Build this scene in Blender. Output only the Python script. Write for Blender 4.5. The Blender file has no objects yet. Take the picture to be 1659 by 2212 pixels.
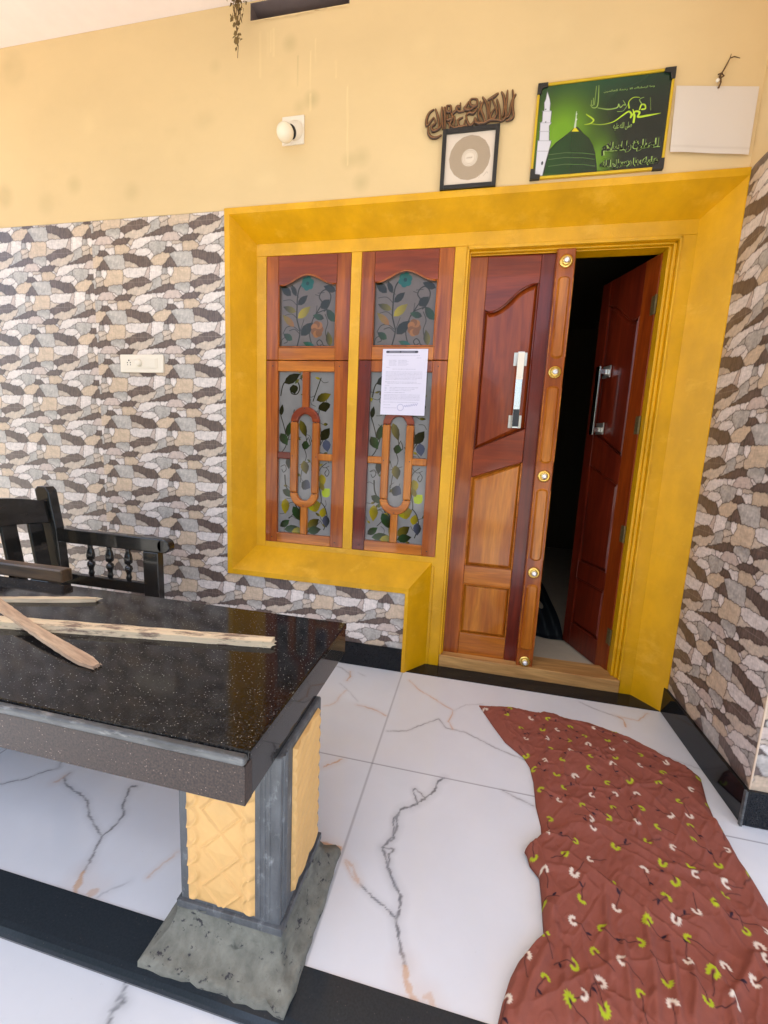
import bpy, bmesh, math, random
import numpy as np
from mathutils import Vector, Matrix
R = math.radians
random.seed(7); rng = np.random.default_rng(7)
SC = bpy.context.scene
COL = SC.collection

# ---------------------------------------------------------------- camera, sky, sun, exposure
F_PX, IW, IH = 903.5, 1659.0, 2212.0            # focal length in overview pixels
CAM = np.array([0.0, -2.1888, 1.2424]); YAW, PITCH, ROLL = R(-11.869), R(-8.644), R(2.693)
cy, sy, cp, sp, cr, sr = math.cos(YAW), math.sin(YAW), math.cos(PITCH), math.sin(PITCH), math.cos(ROLL), math.sin(ROLL)
FWD = np.array([sy*cp, cy*cp, sp]); R0 = np.array([cy, -sy, 0.0]); U0 = np.cross(R0, FWD)
RT = R0*cr + U0*sr; UP = -R0*sr + U0*cr
cd = bpy.data.cameras.new('camera'); cam = bpy.data.objects.new('camera', cd); COL.objects.link(cam)
cd.sensor_fit = 'VERTICAL'; cd.sensor_height = 36.0; cd.sensor_width = 27.0
cd.lens = 36.0*F_PX/IH; cd.clip_start = 0.02; cd.clip_end = 500
mw = Matrix(((RT[0], UP[0], -FWD[0], CAM[0]), (RT[1], UP[1], -FWD[1], CAM[1]), (RT[2], UP[2], -FWD[2], CAM[2]), (0, 0, 0, 1)))
cam.matrix_world = mw
SC.camera = cam

w = bpy.data.worlds.new("World"); SC.world = w; w.use_nodes = True
nt = w.node_tree; nt.nodes.clear()
sky = nt.nodes.new('ShaderNodeTexSky'); sky.sky_type = 'NISHITA'; sky.sun_disc = False
SUN_EL, SUN_ROT = R(71), R(205)
sky.sun_elevation = SUN_EL; sky.sun_rotation = SUN_ROT; sky.air_density = 1.0; sky.dust_density = 3.0; sky.ozone_density = 0.6
bg = nt.nodes.new('ShaderNodeBackground'); bg.inputs[1].default_value = 0.15
out = nt.nodes.new('ShaderNodeOutputWorld')
nt.links.new(sky.outputs[0], bg.inputs[0]); nt.links.new(bg.outputs[0], out.inputs[0])
sl = bpy.data.lights.new('sun', 'SUN'); sl.energy = 3.2; sl.angle = R(8); sl.color = (1.0, 0.98, 0.95)
so = bpy.data.objects.new('sun', sl); COL.objects.link(so)
sd = Vector((math.sin(SUN_ROT)*math.cos(SUN_EL), math.cos(SUN_ROT)*math.cos(SUN_EL), math.sin(SUN_EL)))
so.rotation_euler = sd.to_track_quat('Z', 'Y').to_euler()
SC.view_settings.view_transform = 'Standard'; SC.view_settings.look = 'None'
SC.view_settings.exposure = 1.82; SC.view_settings.gamma = 1.0
SC.cycles.max_bounces = 10; SC.cycles.diffuse_bounces = 6

# ---------------------------------------------------------------- measuring helpers (photo pixel -> point on a known plane)
def hit(axis, val, u, v):
    d = FWD + RT*(u-IW/2)/F_PX - UP*(v-IH/2)/F_PX
    t = (val-CAM[axis])/d[axis]
    return CAM + d*t
def crop(ox, oy, s):
    return lambda x, y: ((x/s+ox)/1.1573, (y/s+oy)/1.1573)
CA = crop(0, 1700, 1.8433); CB = crop(900, 1700, 1.6265)
def fl(c, pts, z=0.0):
    return [tuple(hit(2, z, *c(*p))[:2]) for p in pts]
def wl(c, pts, y=0.0):
    return [tuple(hit(1, y, *c(*p))[[0, 2]]) for p in pts]

# ---------------------------------------------------------------- object helpers
def tag(o, label=None, cat=None, group=None, kind=None):
    if label: o['label'] = label
    if cat: o['category'] = cat
    if group: o['group'] = group
    if kind: o['kind'] = kind
    return o
def empty(name, loc=(0, 0, 0), rz=0, **k):
    o = bpy.data.objects.new(name, None); COL.objects.link(o); o.location = loc; o.rotation_euler = (0, 0, rz)
    o.empty_display_size = 0.05
    return tag(o, **k)
class MB:
    def __init__(s): s.v = []; s.f = []; s.mi = []; s.cur = 0
    def add(s, vs, fs):
        n = len(s.v); s.v += [tuple(map(float, p)) for p in vs]
        for f in fs: s.f.append([i+n for i in f]); s.mi.append(s.cur)
        return s
    def box(s, x0, x1, y0, y1, z0, z1):
        return s.add([(x0, y0, z0), (x1, y0, z0), (x1, y1, z0), (x0, y1, z0), (x0, y0, z1), (x1, y0, z1), (x1, y1, z1), (x0, y1, z1)],
                     [(0, 3, 2, 1), (4, 5, 6, 7), (0, 1, 5, 4), (1, 2, 6, 5), (2, 3, 7, 6), (3, 0, 4, 7)])
    def prism(s, poly, y0, y1):      # poly in (x,z), front at y0
        n = len(poly)
        a = sum(poly[i][0]*poly[(i+1) % n][1]-poly[(i+1) % n][0]*poly[i][1] for i in range(n))
        if a < 0: poly = poly[::-1]
        vs = [(x, y0, z) for x, z in poly]+[(x, y1, z) for x, z in poly]
        fs = [list(range(n)), [2*n-1-i for i in range(n)]]+[(i+n, (i+1) % n+n, (i+1) % n, i) for i in range(n)]
        return s.add(vs, fs)
    def zprism(s, poly, z0, z1):
        n = len(poly)
        a = sum(poly[i][0]*poly[(i+1) % n][1]-poly[(i+1) % n][0]*poly[i][1] for i in range(n))
        if a < 0: poly = poly[::-1]
        vs = [(x, y, z0) for x, y in poly]+[(x, y, z1) for x, y in poly]
        return s.add(vs, [[n-1-i for i in range(n)], [n+i for i in range(n)]]+[(i, (i+1) % n, (i+1) % n+n, i+n) for i in range(n)])
    def tube(s, pts, r, n=8, closed=False, sq=None):
        pts = [Vector(p) for p in pts]; m = len(pts); rings = []
        rr = r if hasattr(r, '__len__') else [r]*m
        prev = None
        for i, p in enumerate(pts):
            if closed: t = (pts[(i+1) % m]-pts[i-1])
            else: t = pts[min(i+1, m-1)]-pts[max(i-1, 0)]
            t.normalize()
            if prev is None:
                a = Vector((0, 1, 0)) if abs(t.y) < .9 else Vector((1, 0, 0))
            else: a = prev
            b = t.cross(a).normalized(); a = b.cross(t).normalized(); prev = a
            rings.append([p+(a*math.cos(2*math.pi*k/n)+b*math.sin(2*math.pi*k/n))*rr[i] for k in range(n)])
        vs = [q for g in rings for q in g]; fs = []
        for i in range(m if closed else m-1):
            j = (i+1) % m
            for k in range(n):
                fs.append((i*n+k, j*n+k, j*n+(k+1) % n, i*n+(k+1) % n))
        if not closed:
            fs.append(list(range(n))); fs.append([(m-1)*n+n-1-k for k in range(n)])
        return s.add(vs, fs)
    def lathe(s, prof, c, ax, n=20):      # prof: (radius, distance along ax)
        ax = Vector(ax).normalized(); a = ax.orthogonal().normalized(); b = ax.cross(a); c = Vector(c)
        vs = []; fs = []
        for r, h in prof:
            for k in range(n):
                t = 2*math.pi*k/n; vs.append(c+ax*h+(a*math.cos(t)+b*math.sin(t))*r)
        for i in range(len(prof)-1):
            for k in range(n):
                fs.append((i*n+k, i*n+(k+1) % n, (i+1)*n+(k+1) % n, (i+1)*n+k))
        fs.append([n-1-k for k in range(n)]); fs.append([(len(prof)-1)*n+k for k in range(n)])
        return s.add(vs, fs)
    def build(s, name, mat, parent=None, bevel=0, smooth=False, seg=2, **k):
        me = bpy.data.meshes.new(name); me.from_pydata(s.v, [], s.f)
        for m in (mat if isinstance(mat, (list, tuple)) else [mat]): me.materials.append(m)
        for p, i in zip(me.polygons, s.mi): p.material_index = i; p.use_smooth = smooth
        bm = bmesh.new(); bm.from_mesh(me); bmesh.ops.recalc_face_normals(bm, faces=bm.faces); bm.to_mesh(me); bm.free()
        o = bpy.data.objects.new(name, me); COL.objects.link(o)
        if parent is not None: o.parent = parent
        if bevel:
            b = o.modifiers.new('bevel', 'BEVEL'); b.width = bevel; b.segments = seg; b.limit_method = 'ANGLE'; b.angle_limit = R(40)
            b.harden_normals = False
        if smooth:
            try: me.set_sharp_from_angle(angle=R(50))
            except Exception: pass
        return tag(o, **k)

def spline(pts, n=5):
    p = [pts[0]]+list(pts)+[pts[-1]]; o = []
    for i in range(1, len(p)-2):
        a, b, c, d = [np.array(q, float) for q in p[i-1:i+3]]
        for k in range(n):
            t = k/n; o.append(tuple(.5*(2*b+(c-a)*t+(2*a-5*b+4*c-d)*t*t+(3*b-a-3*c+d)*t**3)))
    return o+[tuple(map(float, pts[-1]))]
def splinew(w, n=5):
    return [w[i]+(w[i+1]-w[i])*k/n for i in range(len(w)-1) for k in range(n)]+[w[-1]]
class Paint:
    """Colours a dense grid of points; every shape is drawn at its real place in metres."""
    def __init__(s, X, Y, base):
        s.X, s.Y = X, Y; s.C = np.empty(X.shape+(3,)); s.C[:] = base
    def _box(s, pts, m):
        p = np.array(pts); x0, y0 = p.min(0)-m; x1, y1 = p.max(0)+m
        k = (s.X >= x0) & (s.X <= x1) & (s.Y >= y0) & (s.Y <= y1)
        return np.nonzero(k)
    def _mix(s, idx, a, col):
        a = np.clip(a, 0, 1)[:, None]; s.C[idx] = s.C[idx]*(1-a)+np.array(col)*a
    def line(s, pts, w, col, soft=.001, alpha=1.0):
        idx = s._box(pts, (max(w) if hasattr(w, '__len__') else w)+soft)
        if len(idx[0]) == 0: return
        x, y = s.X[idx], s.Y[idx]; best = np.full(x.shape, -9.0)
        n = len(pts); W = w if hasattr(w, '__len__') else [w]*n
        for i in range(n-1):
            ax, ay = pts[i]; bx, by = pts[i+1]; dx, dy = bx-ax, by-ay; L = dx*dx+dy*dy+1e-12
            t = np.clip(((x-ax)*dx+(y-ay)*dy)/L, 0, 1)
            d = np.hypot(x-ax-dx*t, y-ay-dy*t)
            best = np.maximum(best, (W[i]+(W[i+1]-W[i])*t)/2-d)
        s._mix(idx, (best/soft+.5)*alpha if alpha == 1 else np.clip(best/soft+.5, 0, 1)*alpha, col)
    def curve(s, pts, w, col, soft=.001, alpha=1.0):
        s.line(spline(pts), splinew(w) if hasattr(w, '__len__') else w, col, soft, alpha)
    def poly(s, pts, col, soft=.001, alpha=1.0, ramp=None):
        idx = s._box(pts, soft)
        if len(idx[0]) == 0: return
        x, y = s.X[idx], s.Y[idx]; ins = np.zeros(x.shape, bool); d = np.full(x.shape, 9.0); n = len(pts)
        for i in range(n):
            ax, ay = pts[i]; bx, by = pts[(i+1) % n]
            c = ((ay > y) != (by > y)) & (x < (bx-ax)*(y-ay)/((by-ay) if by != ay else 1e-12)+ax); ins ^= c
            dx, dy = bx-ax, by-ay; t = np.clip(((x-ax)*dx+(y-ay)*dy)/(dx*dx+dy*dy+1e-12), 0, 1)
            d = np.minimum(d, np.hypot(x-ax-dx*t, y-ay-dy*t))
        a = np.clip(np.where(ins, d, -d)/soft+.5, 0, 1)*alpha
        if ramp is not None:      # second colour towards the polygon's right/top end
            t = np.clip((x-x.min())/(np.ptp(x)+1e-9), 0, 1)[:, None]
            c = np.array(col)*(1-t)+np.array(ramp)*t
            a = a[:, None]; s.C[idx] = s.C[idx]*(1-a)+c*a
        else: s._mix(idx, a, col)
    def disc(s, c, r, col, soft=.001, alpha=1.0, ratio=1.0):
        t = np.linspace(0, 2*math.pi, 17)[:-1]
        s.poly([(c[0]+r*math.cos(a), c[1]+r*ratio*math.sin(a)) for a in t], col, soft, alpha)
    def leaf(s, a, b, wd, col, col2=None, soft=.0015):
        a = np.array(a); b = np.array(b); d = b-a; L = np.hypot(*d); d = d/L; nrm = np.array([-d[1], d[0]])
        up = [(0, 0), (.2, .75), (.45, 1), (.7, .75), (.88, .3), (1, 0)]
        pts = [tuple(a+d*L*t+nrm*wd/2*h) for t, h in up]+[tuple(a+d*L*t-nrm*wd/2*h) for t, h in up[-2:0:-1]]
        s.poly(pts, col, soft, ramp=col2)

def sheet(name, P, C, mat, parent=None, smooth=True, skip=None, **k):
    """P (n,m,3) grid of positions, C (n,m,3) grid of colours -> one mesh with a colour attribute."""
    n, m = P.shape[:2]
    me = bpy.data.meshes.new(name); idx = np.arange(n*m).reshape(n, m)
    sk = skip
    q = np.stack([idx[:-1, :-1], idx[:-1, 1:], idx[1:, 1:], idx[1:, :-1]], -1).reshape(-1, 4)
    if sk is not None: q = q[~sk.reshape(-1)[q].any(1)]
    me.vertices.add(n*m); me.vertices.foreach_set('co', P.reshape(-1).astype(np.float32))
    me.loops.add(q.size); me.loops.foreach_set('vertex_index', q.reshape(-1).astype(np.int32))
    me.polygons.add(len(q)); me.polygons.foreach_set('loop_start', (np.arange(len(q))*4).astype(np.int32))
    me.polygons.foreach_set('loop_total', np.full(len(q), 4, np.int32))
    me.update(calc_edges=True); me.validate()
    at = me.color_attributes.new('Col', 'FLOAT_COLOR', 'POINT')
    c4 = np.ones((n*m, 4), np.float32); c4[:, :3] = C.reshape(-1, 3); at.data.foreach_set('color', c4.reshape(-1))
    me.polygons.foreach_set('use_smooth', np.full(len(q), smooth, bool))
    me.materials.append(mat)
    o = bpy.data.objects.new(name, me); COL.objects.link(o)
    if parent is not None: o.parent = parent
    return tag(o, **k)
def wallgrid(x0, x1, z0, z1, step):
    nx = max(2, int(round((x1-x0)/step))+1); nz = max(2, int(round((z1-z0)/step))+1)
    Z, X = np.meshgrid(np.linspace(z0, z1, nz), np.linspace(x0, x1, nx), indexing='ij')
    return X, Z
def onwall(X, Z, y): return np.stack([X, np.full_like(X, y), Z], -1)

# ---------------------------------------------------------------- materials
def srgb(r, g, b):
    f = lambda c: (c/255/12.92) if c/255 <= .04045 else ((c/255+.055)/1.055)**2.4
    return (f(r), f(g), f(b))
def mat(name, col=(.5, .5, .5), rough=.5, noise=0, nscale=(8, 8, 8), spec=.5, metal=0, bump=0, bscale=60, coat=0, attr=False, rvar=0, coatr=.05, stain=None):
    m = bpy.data.materials.new(name); m.use_nodes = True; t = m.node_tree; N = t.nodes; L = t.links
    b = N['Principled BSDF']; b.inputs['Roughness'].default_value = rough; b.inputs['Metallic'].default_value = metal
    b.inputs['Specular IOR Level'].default_value = spec; b.inputs['Coat Weight'].default_value = coat; b.inputs['Coat Roughness'].default_value = coatr
    tc = N.new('ShaderNodeTexCoord')
    mp = N.new('ShaderNodeMapping'); mp.inputs['Scale'].default_value = nscale; L.new(tc.outputs['Object'], mp.inputs[0])
    nz = N.new('ShaderNodeTexNoise'); nz.inputs['Scale'].default_value = 1; nz.inputs['Detail'].default_value = 6; nz.inputs['Roughness'].default_value = .6
    L.new(mp.outputs[0], nz.inputs['Vector'])
    mx = N.new('ShaderNodeMixRGB'); mx.blend_type = 'MULTIPLY'; mx.inputs[0].default_value = 1
    if attr:
        a = N.new('ShaderNodeAttribute'); a.attribute_name = 'Col'; L.new(a.outputs['Color'], mx.inputs[1])
    else: mx.inputs[1].default_value = (*col, 1)
    rp = N.new('ShaderNodeMapRange'); rp.inputs['From Min'].default_value = .3; rp.inputs['From Max'].default_value = .7
    rp.inputs['To Min'].default_value = 1-noise; rp.inputs['To Max'].default_value = 1+noise
    L.new(nz.outputs[0], rp.inputs[0]); L.new(rp.outputs[0], mx.inputs[2])
    last = mx.outputs[0]
    if stain:      # (colour, scale, low, high): dirt patches with their own outline
        n2 = N.new('ShaderNodeTexNoise'); n2.inputs['Detail'].default_value = 8; n2.inputs['Roughness'].default_value = .7
        mp2 = N.new('ShaderNodeMapping'); mp2.inputs['Scale'].default_value = stain[1]; L.new(tc.outputs['Object'], mp2.inputs[0]); L.new(mp2.outputs[0], n2.inputs['Vector']); n2.inputs['Scale'].default_value = 1
        r2 = N.new('ShaderNodeMapRange'); r2.inputs['From Min'].default_value = stain[2]; r2.inputs['From Max'].default_value = stain[3]; r2.inputs['To Max'].default_value = stain[4]
        L.new(n2.outputs[0], r2.inputs[0]); m2 = N.new('ShaderNodeMixRGB'); L.new(r2.outputs[0], m2.inputs[0]); L.new(last, m2.inputs[1]); m2.inputs[2].default_value = (*stain[0], 1); last = m2.outputs[0]
    L.new(last, b.inputs['Base Color'])
    if rvar:
        r3 = N.new('ShaderNodeMapRange'); r3.inputs['From Min'].default_value = .3; r3.inputs['From Max'].default_value = .7
        r3.inputs['To Min'].default_value = max(0, rough-rvar); r3.inputs['To Max'].default_value = rough+rvar; L.new(nz.outputs[0], r3.inputs[0]); L.new(r3.outputs[0], b.inputs['Roughness'])
    if bump:
        nb = N.new('ShaderNodeTexNoise'); nb.inputs['Scale'].default_value = bscale; nb.inputs['Detail'].default_value = 5; L.new(tc.outputs['Object'], nb.inputs['Vector'])
        bp = N.new('ShaderNodeBump'); bp.inputs['Strength'].default_value = bump; bp.inputs['Distance'].default_value = .003; L.new(nb.outputs[0], bp.inputs['Height']); L.new(bp.outputs[0], b.inputs['Normal'])
    return m
def wood(name, c1, c2, axis='z', rough=.30, coat=.32, scale=1.0, dark=None):
    m = bpy.data.materials.new(name); m.use_nodes = True; t = m.node_tree; N = t.nodes; L = t.links
    b = N['Principled BSDF']; b.inputs['Roughness'].default_value = rough; b.inputs['Specular IOR Level'].default_value = .3; b.inputs['Coat Weight'].default_value = coat; b.inputs['Coat Roughness'].default_value = .06
    tc = N.new('ShaderNodeTexCoord'); mp = N.new('ShaderNodeMapping'); L.new(tc.outputs['Object'], mp.inputs[0])
    s = {'z': (17, 17, 1.5), 'x': (1.5, 17, 17), 'y': (17, 1.5, 17)}[axis]; mp.inputs['Scale'].default_value = [q*scale for q in s]
    n1 = N.new('ShaderNodeTexNoise'); n1.inputs['Scale'].default_value = 1; n1.inputs['Detail'].default_value = 7; n1.inputs['Distortion'].default_value = 1.2; L.new(mp.outputs[0], n1.inputs['Vector'])
    r = N.new('ShaderNodeValToRGB'); r.color_ramp.elements[0].position = .30; r.color_ramp.elements[1].position = .70
    r.color_ramp.elements[0].color = (*c1, 1); r.color_ramp.elements[1].color = (*c2, 1); L.new(n1.outputs[0], r.inputs[0])
    mp2 = N.new('ShaderNodeMapping'); L.new(tc.outputs['Object'], mp2.inputs[0]); mp2.inputs['Scale'].default_value = [q*6*scale for q in s]
    n2 = N.new('ShaderNodeTexNoise'); n2.inputs['Scale'].default_value = 1; n2.inputs['Detail'].default_value = 3; L.new(mp2.outputs[0], n2.inputs['Vector'])
    rr = N.new('ShaderNodeMapRange'); rr.inputs['From Min'].default_value = .35; rr.inputs['From Max'].default_value = .65; rr.inputs['To Min'].default_value = .84; rr.inputs['To Max'].default_value = 1.06; L.new(n2.outputs[0], rr.inputs[0])
    mx = N.new('ShaderNodeMixRGB'); mx.blend_type = 'MULTIPLY'; mx.inputs[0].default_value = 1; L.new(r.outputs[0], mx.inputs[1]); L.new(rr.outputs[0], mx.inputs[2])
    L.new(mx.outputs[0], b.inputs['Base Color'])
    bp = N.new('ShaderNodeBump'); bp.inputs['Strength'].default_value = .12; bp.inputs['Distance'].default_value = .002; L.new(n1.outputs[0], bp.inputs['Height']); L.new(bp.outputs[0], b.inputs['Normal'])
    return m
def granite(name, base, fleck, rough=.06, amount=.5, flscale=170, contrast=1.0):
    m = bpy.data.materials.new(name); m.use_nodes = True; t = m.node_tree; N = t.nodes; L = t.links
    b = N['Principled BSDF']; b.inputs['Roughness'].default_value = rough; b.inputs['Specular IOR Level'].default_value = .27
    tc = N.new('ShaderNodeTexCoord')
    v = N.new('ShaderNodeTexVoronoi'); v.inputs['Scale'].default_value = flscale; L.new(tc.outputs['Object'], v.inputs['Vector'])
    sx = N.new('ShaderNodeSeparateColor'); L.new(v.outputs['Color'], sx.inputs[0])
    r1 = N.new('ShaderNodeMapRange'); r1.inputs['From Min'].default_value = 1-amount*.25; r1.inputs['From Max'].default_value = 1.0; L.new(sx.outputs[0], r1.inputs[0])
    r2 = N.new('ShaderNodeMapRange'); r2.inputs['From Min'].default_value = .42; r2.inputs['From Max'].default_value = .15; L.new(v.outputs['Distance'], r2.inputs[0])
    mu = N.new('ShaderNodeMath'); mu.operation = 'MULTIPLY'; L.new(r1.outputs[0], mu.inputs[0]); L.new(r2.outputs[0], mu.inputs[1])
    nz = N.new('ShaderNodeTexNoise'); nz.inputs['Scale'].default_value = 210; nz.inputs['Detail'].default_value = 4; L.new(tc.outputs['Object'], nz.inputs['Vector'])
    r3 = N.new('ShaderNodeMapRange'); r3.inputs['From Min'].default_value = .35; r3.inputs['From Max'].default_value = .65; r3.inputs['To Min'].default_value = 1-.6*contrast; r3.inputs['To Max'].default_value = 1+.8*contrast; L.new(nz.outputs[0], r3.inputs[0])
    mb = N.new('ShaderNodeMixRGB'); mb.blend_type = 'MULTIPLY'; mb.inputs[0].default_value = 1; mb.inputs[1].default_value = (*base, 1); L.new(r3.outputs[0], mb.inputs[2])
    mx = N.new('ShaderNodeMixRGB'); L.new(mu.outputs[0], mx.inputs[0]); L.new(mb.outputs[0], mx.inputs[1]); mx.inputs[2].default_value = (*fleck, 1)
    L.new(mx.outputs[0], b.inputs['Base Color'])
    return m

M_cream = mat('cream_paint', srgb(218, 190, 141), .75, noise=.07, nscale=(1.3, 1.3, 2.2), bump=.25, bscale=25, stain=(srgb(150, 132, 88), (2.6, 2.6, 2.6), .60, .75, .35))
M_yellow = mat('yellow_enamel', srgb(214, 158, 0), .36, noise=.17, nscale=(5, 5, 3), bump=.35, bscale=34, stain=(srgb(238, 184, 60), (5, 5, 9), .55, .72, .6))
M_ceil = mat('ceiling_paint', srgb(236, 222, 214), .9, noise=.03)
M_grout = mat('dark_joint', srgb(104, 84, 74), .8)
M_tile = mat('printed_stone', rough=.32, noise=.10, nscale=(25, 25, 120), attr=True)
M_skirt = granite('black_granite_skirting', (.008, .009, .011), (.1, .1, .1), .07, .1)
M_granite = granite('black_granite_top', (.009, .009, .0095), (.62, .60, .52), .085, .32, 340, 1.6)
M_brown = granite('brown_granite_front', srgb(46, 34, 28), srgb(170, 148, 134), .3, .3, 300)
M_edge = mat('worn_granite_edge', srgb(80, 82, 82), .42, noise=.5, nscale=(14, 60, 60), stain=(srgb(132, 132, 130), (20, 80, 80), .55, .68, .8))
M_band = granite('floor_band_granite', (.024, .030, .036), (.08, .08, .08), .13, .1, 300, .15)
M_woodv = wood('varnished_wood_vertical', (.19, .030, .002), (.42, .105, .006), 'z')
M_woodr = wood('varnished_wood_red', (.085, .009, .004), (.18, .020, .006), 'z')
M_woodrh = wood('varnished_wood_red_horizontal', (.15, .018, .003), (.27, .040, .005), 'x')
M_woodh = wood('varnished_wood_horizontal', (.30, .072, .006), (.54, .175, .016), 'x')
M_woodo = wood('varnished_wood_orange', (.30, .070, .005), (.54, .185, .016), 'z')
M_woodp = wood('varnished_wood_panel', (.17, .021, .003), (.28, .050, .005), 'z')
M_thresh = wood('worn_threshold_wood', srgb(160, 112, 62), srgb(212, 164, 100), 'x', .5, .1)
M_stick = wood('bare_split_wood', srgb(190, 164, 130), srgb(230, 210, 176), 'x', .8, 0, 1.4)
M_black = mat('black_lacquered_wood', (.012, .011, .010), .22, noise=.4, nscale=(9, 9, 30), coat=.3, stain=(srgb(94, 78, 52), (7, 7, 14), .58, .72, .45))
M_chairwood = wood('worn_dark_wood', (.03, .020, .012), (.20, .12, .06), 'x', .4, .2)
M_chrome = mat('brushed_steel', (.78, .78, .76), .2, metal=1, noise=.05)
M_steelplate = mat('steel_plate', (.62, .58, .50), .3, metal=.8, noise=.1, nscale=(60, 60, 60))
M_brass = mat('polished_brass', (.80, .58, .17), .2, metal=1, noise=.1)
M_silver = mat('knob_silver', (.85, .83, .80), .22, metal=.7)
M_hinge = mat('old_hinge_brass', (.16, .12, .05), .5, metal=.6, noise=.4, nscale=(80, 80, 80))
M_white = mat('white_plastic', srgb(232, 222, 205), .35)
M_bulb = mat('frosted_bulb', srgb(235, 222, 196), .25)
M_dark = mat('dark_slot', (.02, .02, .022), .5)
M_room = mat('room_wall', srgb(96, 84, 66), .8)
M_roomfloor = mat('room_floor_tile', srgb(206, 194, 168), .25, noise=.05, nscale=(9, 9, 9))
M_frameblk = mat('black_frame_wood', (.012, .011, .010), .35)
M_calli = mat('brown_cutout_wood', srgb(126, 84, 46), .5, noise=.3, nscale=(60, 60, 60))
M_callidark = mat('dark_cutout_edge', srgb(62, 36, 18), .5)
M_gold = mat('gold_frame_strip', srgb(206, 172, 36), .3, metal=.35, noise=.1)
M_print = mat('printed_sheet', rough=.25, attr=True)
M_paper = mat('paper_sheet', rough=.8, attr=True)
M_glass = mat('figured_window_glass', rough=.07, attr=True, noise=.06, nscale=(20, 20, 20), spec=.3)
M_marble = mat('marble_floor_tile', rough=.10, attr=True, noise=.03, nscale=(4, 4, 4), spec=.5, rvar=.05, stain=(srgb(176, 176, 172), (60, 60, 60), .66, .74, .5))
M_cloth = mat('printed_cotton', rough=.92, attr=True, noise=.06, nscale=(40, 40, 40), bump=.5, bscale=700, spec=.15)
M_lime = mat('lime_text_paint', srgb(170, 200, 40), .4)
M_limed = mat('pale_text_paint', srgb(150, 178, 92), .4)
M_txt = mat('dark_text_paint', srgb(18, 24, 6), .4)
M_pedgrey = mat('grey_granolithic', srgb(84, 87, 90), .5, noise=.35, nscale=(30, 30, 9), bump=.4, bscale=80, stain=(srgb(150, 154, 156), (40, 40, 22), .56, .72, .7))
M_pedyel = mat('cream_relief_paint', srgb(228, 184, 112), .6, noise=.05, nscale=(10, 10, 10), bump=.25, bscale=60)
M_cement = mat('bare_cement', srgb(116, 116, 106), .88, noise=.3, nscale=(30, 30, 30), bump=1, bscale=60, stain=(srgb(40, 38, 46), (34, 34, 60), .58, .63, .9))
M_twig = mat('dry_twig', srgb(96, 70, 40), .8)
M_dry = mat('dried_leaves', srgb(112, 88, 46), .8, noise=.4, nscale=(40, 40, 40))
M_grass = mat('yard_ground', srgb(186, 182, 170), .9, noise=.15, nscale=(.7, .7, .7), stain=((.10, .14, .05), (.4, .4, .4), .60, .7, .8))
M_leafg = mat('tree_leaves', (.06, .12, .02), .6, noise=.4, nscale=(3, 3, 3))
M_bark = mat('tree_bark', (.12, .08, .05), .9, noise=.3)
M_vent = mat('vent_plaster', srgb(112, 98, 96), .85, noise=.12, nscale=(9, 9, 9))

# measured layout (metres)
X0, X2, X3, ZT, ZS = -1.395, -0.318, 1.015, 2.453, 0.462        # outer outline of the yellow frame
IX0, IX2, IX3, IZT, IZS, DP = -1.280, -0.195, 0.905, 2.330, 0.615, 0.12
XL = -2.865; CZ = 3.376; YC = -0.649; ZK = 0.134
# ================================================================ SETTING
g = MB().box(-40, 40, -60, 30, -0.60, -0.40); g.build('yard_ground', M_grass, kind='structure')

# marble floor with veins
fx0, fx1, fy0, fy1 = -3.1, 2.3, -1.408, 0.0
ny, nx = int((fy1-fy0)/.004), int((fx1-fx0)/.004)
Y, X = np.meshgrid(np.linspace(fy0, fy1, ny), np.linspace(fx0, fx1, nx), indexing='ij')
WHT = np.array(srgb(217, 220, 224)); pt = Paint(X, Y, WHT)
GV = srgb(108, 110, 114); OV = srgb(200, 160, 124); LG = srgb(176, 178, 182)
def wob(p, amp=.004, n=7):
    o = []
    for a, b in zip(p[:-1], p[1:]):
        for k in range(n):
            t = k/n; o.append((a[0]+(b[0]-a[0])*t+rng.normal(0, amp*.35), a[1]+(b[1]-a[1])*t+rng.normal(0, amp*.35)))
    return o+[p[-1]]
def vein(c, pts, wd, col, alpha=.9, halo=True, z=0.0, P=None):
    P = P or pt; q = wob(fl(c, pts, z)); n = len(q)
    ws = [wd*(.45+.9*abs(math.sin(i*.37+pts[0][0])))*(1 if i > 2 else .6) for i in range(n)]
    if halo: P.line(q, wd*4.5, np.array(col)*.4+np.array(WHT)*.6, wd*4.5, .45)
    P.line(q, ws, col, .003, alpha)
vein(CB, [(345,398),(320,410),(305,450),(265,480),(235,500),(205,515),(165,525),(150,560),(150,600),(125,650),(90,680),(105,720),(115,770),(150,850),(165,880),(160,940),(148,975),(155,1040),(175,1120),(183,1160)], .0065, GV)
vein(CB, [(265,480),(225,440),(215,450),(235,505)], .004, GV)
vein(CB, [(150,545),(135,570),(138,640),(125,655)], .004, GV)
vein(CB, [(90,680),(140,690),(118,708),(118,760),(140,840)], .004, GV)
vein(CB, [(148,975),(110,930),(50,880),(0,830)], .004, GV)
vein(CB, [(0,830),(-30,800),(-60,740)], .003, OV, .7)
vein(CB, [(183,1160),(188,1220),(205,1270),(225,1320)], .012, OV, .7)
vein(CB, [(262,1290),(285,1280),(300,1325)], .010, OV, .45)
vein(CB, [(110,207),(190,207),(255,180),(320,158),(350,195),(420,210),(500,250),(560,280),(620,305),(670,325)], .0032, GV, .8)
vein(CB, [(200,0),(240,40),(290,70),(330,95),(380,125),(360,170),(378,200)], .0042, OV, .8)
vein(CB, [(380,125),(430,100),(500,98)], .003, LG, .7)
vein(CB, [(-10,100),(60,120),(105,145)], .005, OV, .75)
vein(CB, [(895,90),(960,120),(1020,140),(1060,155)], .0032, GV, .7)
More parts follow.
